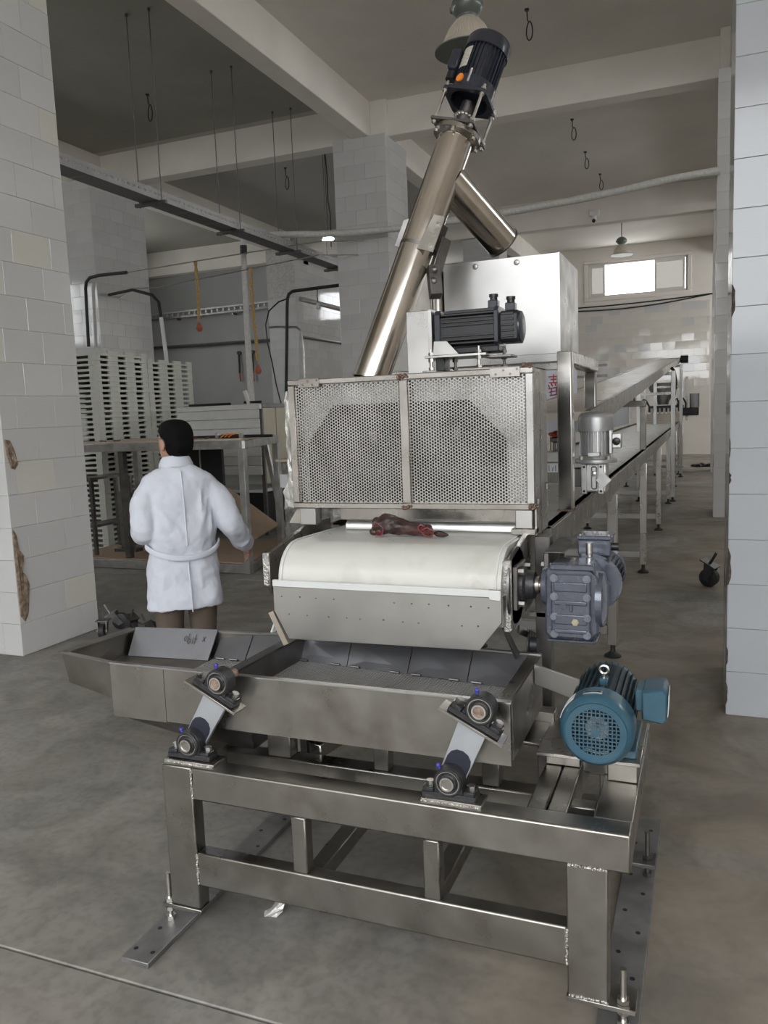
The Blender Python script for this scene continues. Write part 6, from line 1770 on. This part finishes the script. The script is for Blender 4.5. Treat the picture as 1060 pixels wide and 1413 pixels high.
# ------------------------------------------------------------------ castors on the floor
def castor(x, y, ang, s, label, tilt=0.0, group='loose castors by the left pillar', m=STEEL_DARK):
    t = thing('castor', label, 'castor', (x, y, 0), group)
    M = Matrix.Translation((x, y, 0)) @ Matrix.Rotation(ang, 4, 'Z') @ Matrix.Translation((0, 0, 0.045 * s)) @ Matrix.Rotation(tilt, 4, 'X') @ Matrix.Scale(s, 4)
    MB(M).lathe((-0.02, 0, 0), (0.02, 0, 0), [(0, 0.035), (0.004, 0.044), (0.036, 0.044), (0.04, 0.035)], 22).build('wheel', RUBBER, t)
    MB(M).cyl((-0.034, 0, 0), (0.034, 0, 0), 0.012, n=12).build('hub', m, t)
    for s_ in (-1, 1):
        MB(M).prism([(s_ * 0.026, -0.014, -0.014), (s_ * 0.026, 0.014, -0.014), (s_ * 0.026, 0.05, 0.060), (s_ * 0.026, -0.005, 0.060)], (s_ * 0.004, 0, 0)).build('fork', m, t)
    MB(M).box(-0.040, 0.040, -0.01, 0.07, 0.060, 0.066).build('top_plate', m, t)
    MB(M).cyl((0, 0.03, 0.066), (0, 0.03, 0.125), 0.007, n=8).build('stem', m, t)
    return t


for x, y, a, s_, tl_, lb_ in ((-4.46, 4.93, 0.4, 1.25, 0.0, 'front castor of the heap on the floor by the left pillar'), (-4.50, 5.20, 2.0, 1.5, -0.5, 'rear castor leaning against the left pillar'),
                              (-4.30, 5.10, 1.2, 1.2, 0.4, 'castor second from the left pillar in the heap'), (-4.16, 5.16, 2.6, 1.1, -0.3, 'castor third from the left pillar in the heap'), (-4.02, 5.22, 0.2, 1.6, 0.0, 'largest castor with an upright stem at the right of the heap')):
    castor(x, y, a, s_, lb_, tl_)
castor(0.05, 7.80, 1.2, 1.9, 'dark castor with its fork up on the floor behind the right pillar', 0.5, None, CAST)
sc2 = MB()
for k in range(6):
    sc2.ball((-0.25 + 0.09 * k, 22.3 + rng.uniform(-0.1, 0.1), 0.03), 0.10, 0.08, 0.04 + 0.02 * (k % 3), n=8, m=5)
tag(sc2.build('dark_rag', BLACK, None), 'dark rag on the floor far down the aisle', 'rag')
rg = MB()
rings = []
for k in range(5):
    t = k / 4
    rings.append([(-1.37 + 0.05 * t + 0.028 * (1 - 0.5 * t) * math.cos(2 * math.pi * i / 9) * rng.uniform(0.7, 1.3), 2.215 + 0.03 * t + 0.020 * math.sin(2 * math.pi * i / 9) * rng.uniform(0.7, 1.3), 0.002 + 0.055 * t) for i in range(9)])
rg.loft(rings)
tag(rg.build('crumpled_wrapper', FOIL, None, smooth=False), 'small crumpled clear wrapper on the floor by the front left leg of the stand', 'wrapper')

# ------------------------------------------------------------------ wires, conduits and cords in the left bay
tag(MB().tube([(-10.80, 12.20, 3.15), (-10.76, 12.20, 4.22), (-10.73, 12.20, 4.33), (-10.64, 12.20, 4.40), (-10.40, 12.17, 4.415), (-9.75, 12.15, 4.40)], 0.030, 10).build('bent_conduit', RUBBER, None), 'black conduit bent over on the face of the left pillar', 'conduit')
tag(MB().tube([(-9.72, 12.15, 4.398), (-8.04, 12.15, 4.451), (-5.87, 12.15, 4.51), (-5.3, 12.67, 4.55)], 0.010, 6).build('wire_rope', ZINC, None), 'upper of two wire ropes strung across the left bay', 'wire', 'wire ropes across the left bay')
tag(MB().tube([(-10.57, 12.9, 4.12), (-9.65, 12.15, 4.109), (-9.109, 12.15, 4.072), (-5.88, 12.15, 4.296), (-5.4, 12.66, 4.33)], 0.010, 6).build('wire_rope', ZINC, None), 'lower of two wire ropes strung across the left bay', 'wire', 'wire ropes across the left bay')
cd = thing('drop_conduit', 'thin conduit bending down from the left pillar, white below the bend', 'conduit', (-9.05, 12.15, 1.0))
MB().tube([(-10.56, 12.6, 4.13), (-9.65, 12.15, 4.083), (-9.23, 12.15, 3.956), (-9.10, 12.15, 3.818), (-9.07, 12.15, 3.55)], 0.028, 8).build('black_bend', RUBBER, cd)
MB().tube([(-9.07, 12.15, 3.55), (-9.022, 12.15, 2.907), (-8.98, 12.15, 0.0)], 0.036, 8).build('white_length', WHITE, cd)
def rope(pts, label, end=None):
    t = thing('hanging_rope', label, 'rope', pts[-1])
    m2 = MB()
    for ph in (0, math.pi):
        fine = []
        for k in range(len(pts) - 1):
            for j in range(6):
                u = j / 6
                p = V(pts[k]).lerp(V(pts[k + 1]), u)
                a = (k * 6 + j) * 0.9 + ph
                fine.append(p + V((0.014 * math.cos(a), 0.014 * math.sin(a), 0)))
        m2.tube(fine, 0.018, 6)
    m2.build('strand', CORD_TAN, t)
    if end: MB().lathe(V(pts[-1]) - V((0, 0, 0.16)), V(pts[-1]), [(0, 0.03), (0.05, 0.06), (0.11, 0.04), (0.16, 0.02)], 10).build('red_end', CORD_RED, t)
    return t
rope([(-8.255, 12.13, 4.44), (-8.25, 12.13, 4.2), (-8.24, 12.13, 3.9), (-8.255, 12.13, 3.6), (-8.262, 12.13, 3.40)], 'tan rope with a red end hanging from the upper wire rope', True)
rope([(-7.15, 12.11, 4.21), (-7.153, 12.11, 3.86), (-7.15, 12.11, 3.4), (-7.12, 12.11, 3.0), (-7.116, 12.11, 2.60)], 'tan rope hanging beside the white pipe riser', True)
lt = thing('wall_cable_ladder', 'slotted cable ladder along the grey back wall of the left bay', 'cable ladder', (-13, 20.7, 4.8))
for z in (4.80, 4.96):
    MB().bar((-16.0, 20.75, z + 0.0), (-10.70, 20.75, z + 0.06), 0.04, 0.05).build('rail', STEEL_DARK if z < 4.9 else GALV, lt)
for k in range(26):
    x = -15.9 + 0.2 * k
    MB().box(x, x + 0.05, 20.76, 20.775, 4.80 + 0.011 * (x + 16), 4.97 + 0.011 * (x + 16)).build('rung', GALV, lt)
for x in (-15, -13, -11.8):
    MB().box(x, x + 0.05, 20.78, 21.0, 4.75, 4.80).build('bracket', STEEL_DARK, lt)
tag(MB().tube([(-16.1, 20.85, 3.97), (-10.72, 20.85, 3.92)], 0.045, 8).build('wall_pipe', STEEL_DARK, None), 'dark horizontal pipe along the grey back wall below the cable ladder', 'pipe')
tag(MB().tube([(-10.62, 20.6, 4.98), (-10.60, 24.0, 4.98)], 0.06, 8).build('wall_tray', GALV, None), 'grey tray along the tiled side wall beyond the middle pillar', 'cable tray')
tag(MB().tube([(-10.60, 20.6, 3.92), (-10.60, 24.0, 3.92)], 0.04, 8).build('side_pipe', STEEL_DARK, None), 'dark pipe along the tiled side wall beyond the middle pillar', 'pipe')
for x, z0, z1, lb_ in ((-12.94, 3.66, 2.80, 'left of two cable tails on the grey back wall'), (-12.48, 3.66, 2.78, 'right of two cable tails on the grey back wall')):
    t = thing('cable_tail', lb_, 'cable', (x, 20.9, z1), 'cable tails on the grey back wall')
    MB().tube([(x, 20.95, z0), (x + 0.02, 20.92, (z0 + z1) / 2), (x + 0.01, 20.92, z1 + 0.25)], 0.03, 6).cyl((x, 20.93, z0 - 0.02), (x, 21.0, z0 - 0.02), 0.06, n=8).build('black_length', CAST, t)
    MB().tube([(x + 0.01, 20.92, z1 + 0.25), (x + 0.03, 20.92, z1)], 0.026, 6).build('red_end', CORD_RED, t)
tag(MB().tube([(-7.213, 13.2, 0.0), (-7.20, 13.2, 2.0), (-7.075, 13.2, 3.70), (-7.06, 13.2, 3.83), (-7.03, 13.2, 3.90), (-6.95, 13.2, 3.945), (-5.78, 13.2, 3.97)], 0.030, 10).build('tall_conduit', RUBBER, None), 'tall black conduit bending over to the middle pillar', 'conduit')
tag(MB().tube([(-6.95, 13.35, 0.0), (-6.86, 13.35, 2.9), (-6.90, 13.35, 3.25), (-6.98, 13.35, 3.32), (-7.4, 13.35, 3.36), (-7.55, 13.35, 3.36)], 0.022, 8).build('short_conduit', ALU, None), 'short grey conduit with a bend beside the tall black conduit', 'conduit')
sw = thing('hanging_switch', 'small pendant switch hanging from the tall black conduit', 'switch', (-6.45, 13.2, 3.6))
MB().tube([(-6.45, 13.2, 3.955), (-6.46, 13.2, 3.80), (-6.45, 13.2, 3.70)], 0.010, 6).build('cord', CAST, sw)
MB().lathe((-6.45, 13.2, 3.58), (-6.45, 13.2, 3.70), [(0, 0.02), (0.02, 0.045), (0.08, 0.045), (0.12, 0.02)], 12).build('body', WHITE, sw)
tag(MB().tube([(-7.095, 13.24, 3.83), (-7.3, 13.3, 3.80), (-7.55, 13.36, 3.66), (-7.66, 13.4, 3.42), (-7.64, 13.4, 3.1), (-7.56, 13.4, 2.7), (-7.5, 13.4, 2.3), (-7.42, 13.4, 1.95), (-7.3, 13.4, 1.75)], 0.014, 6).build('slack_cable', CAST, None), 'slack black cable drooping left of the tall black conduit', 'cable')
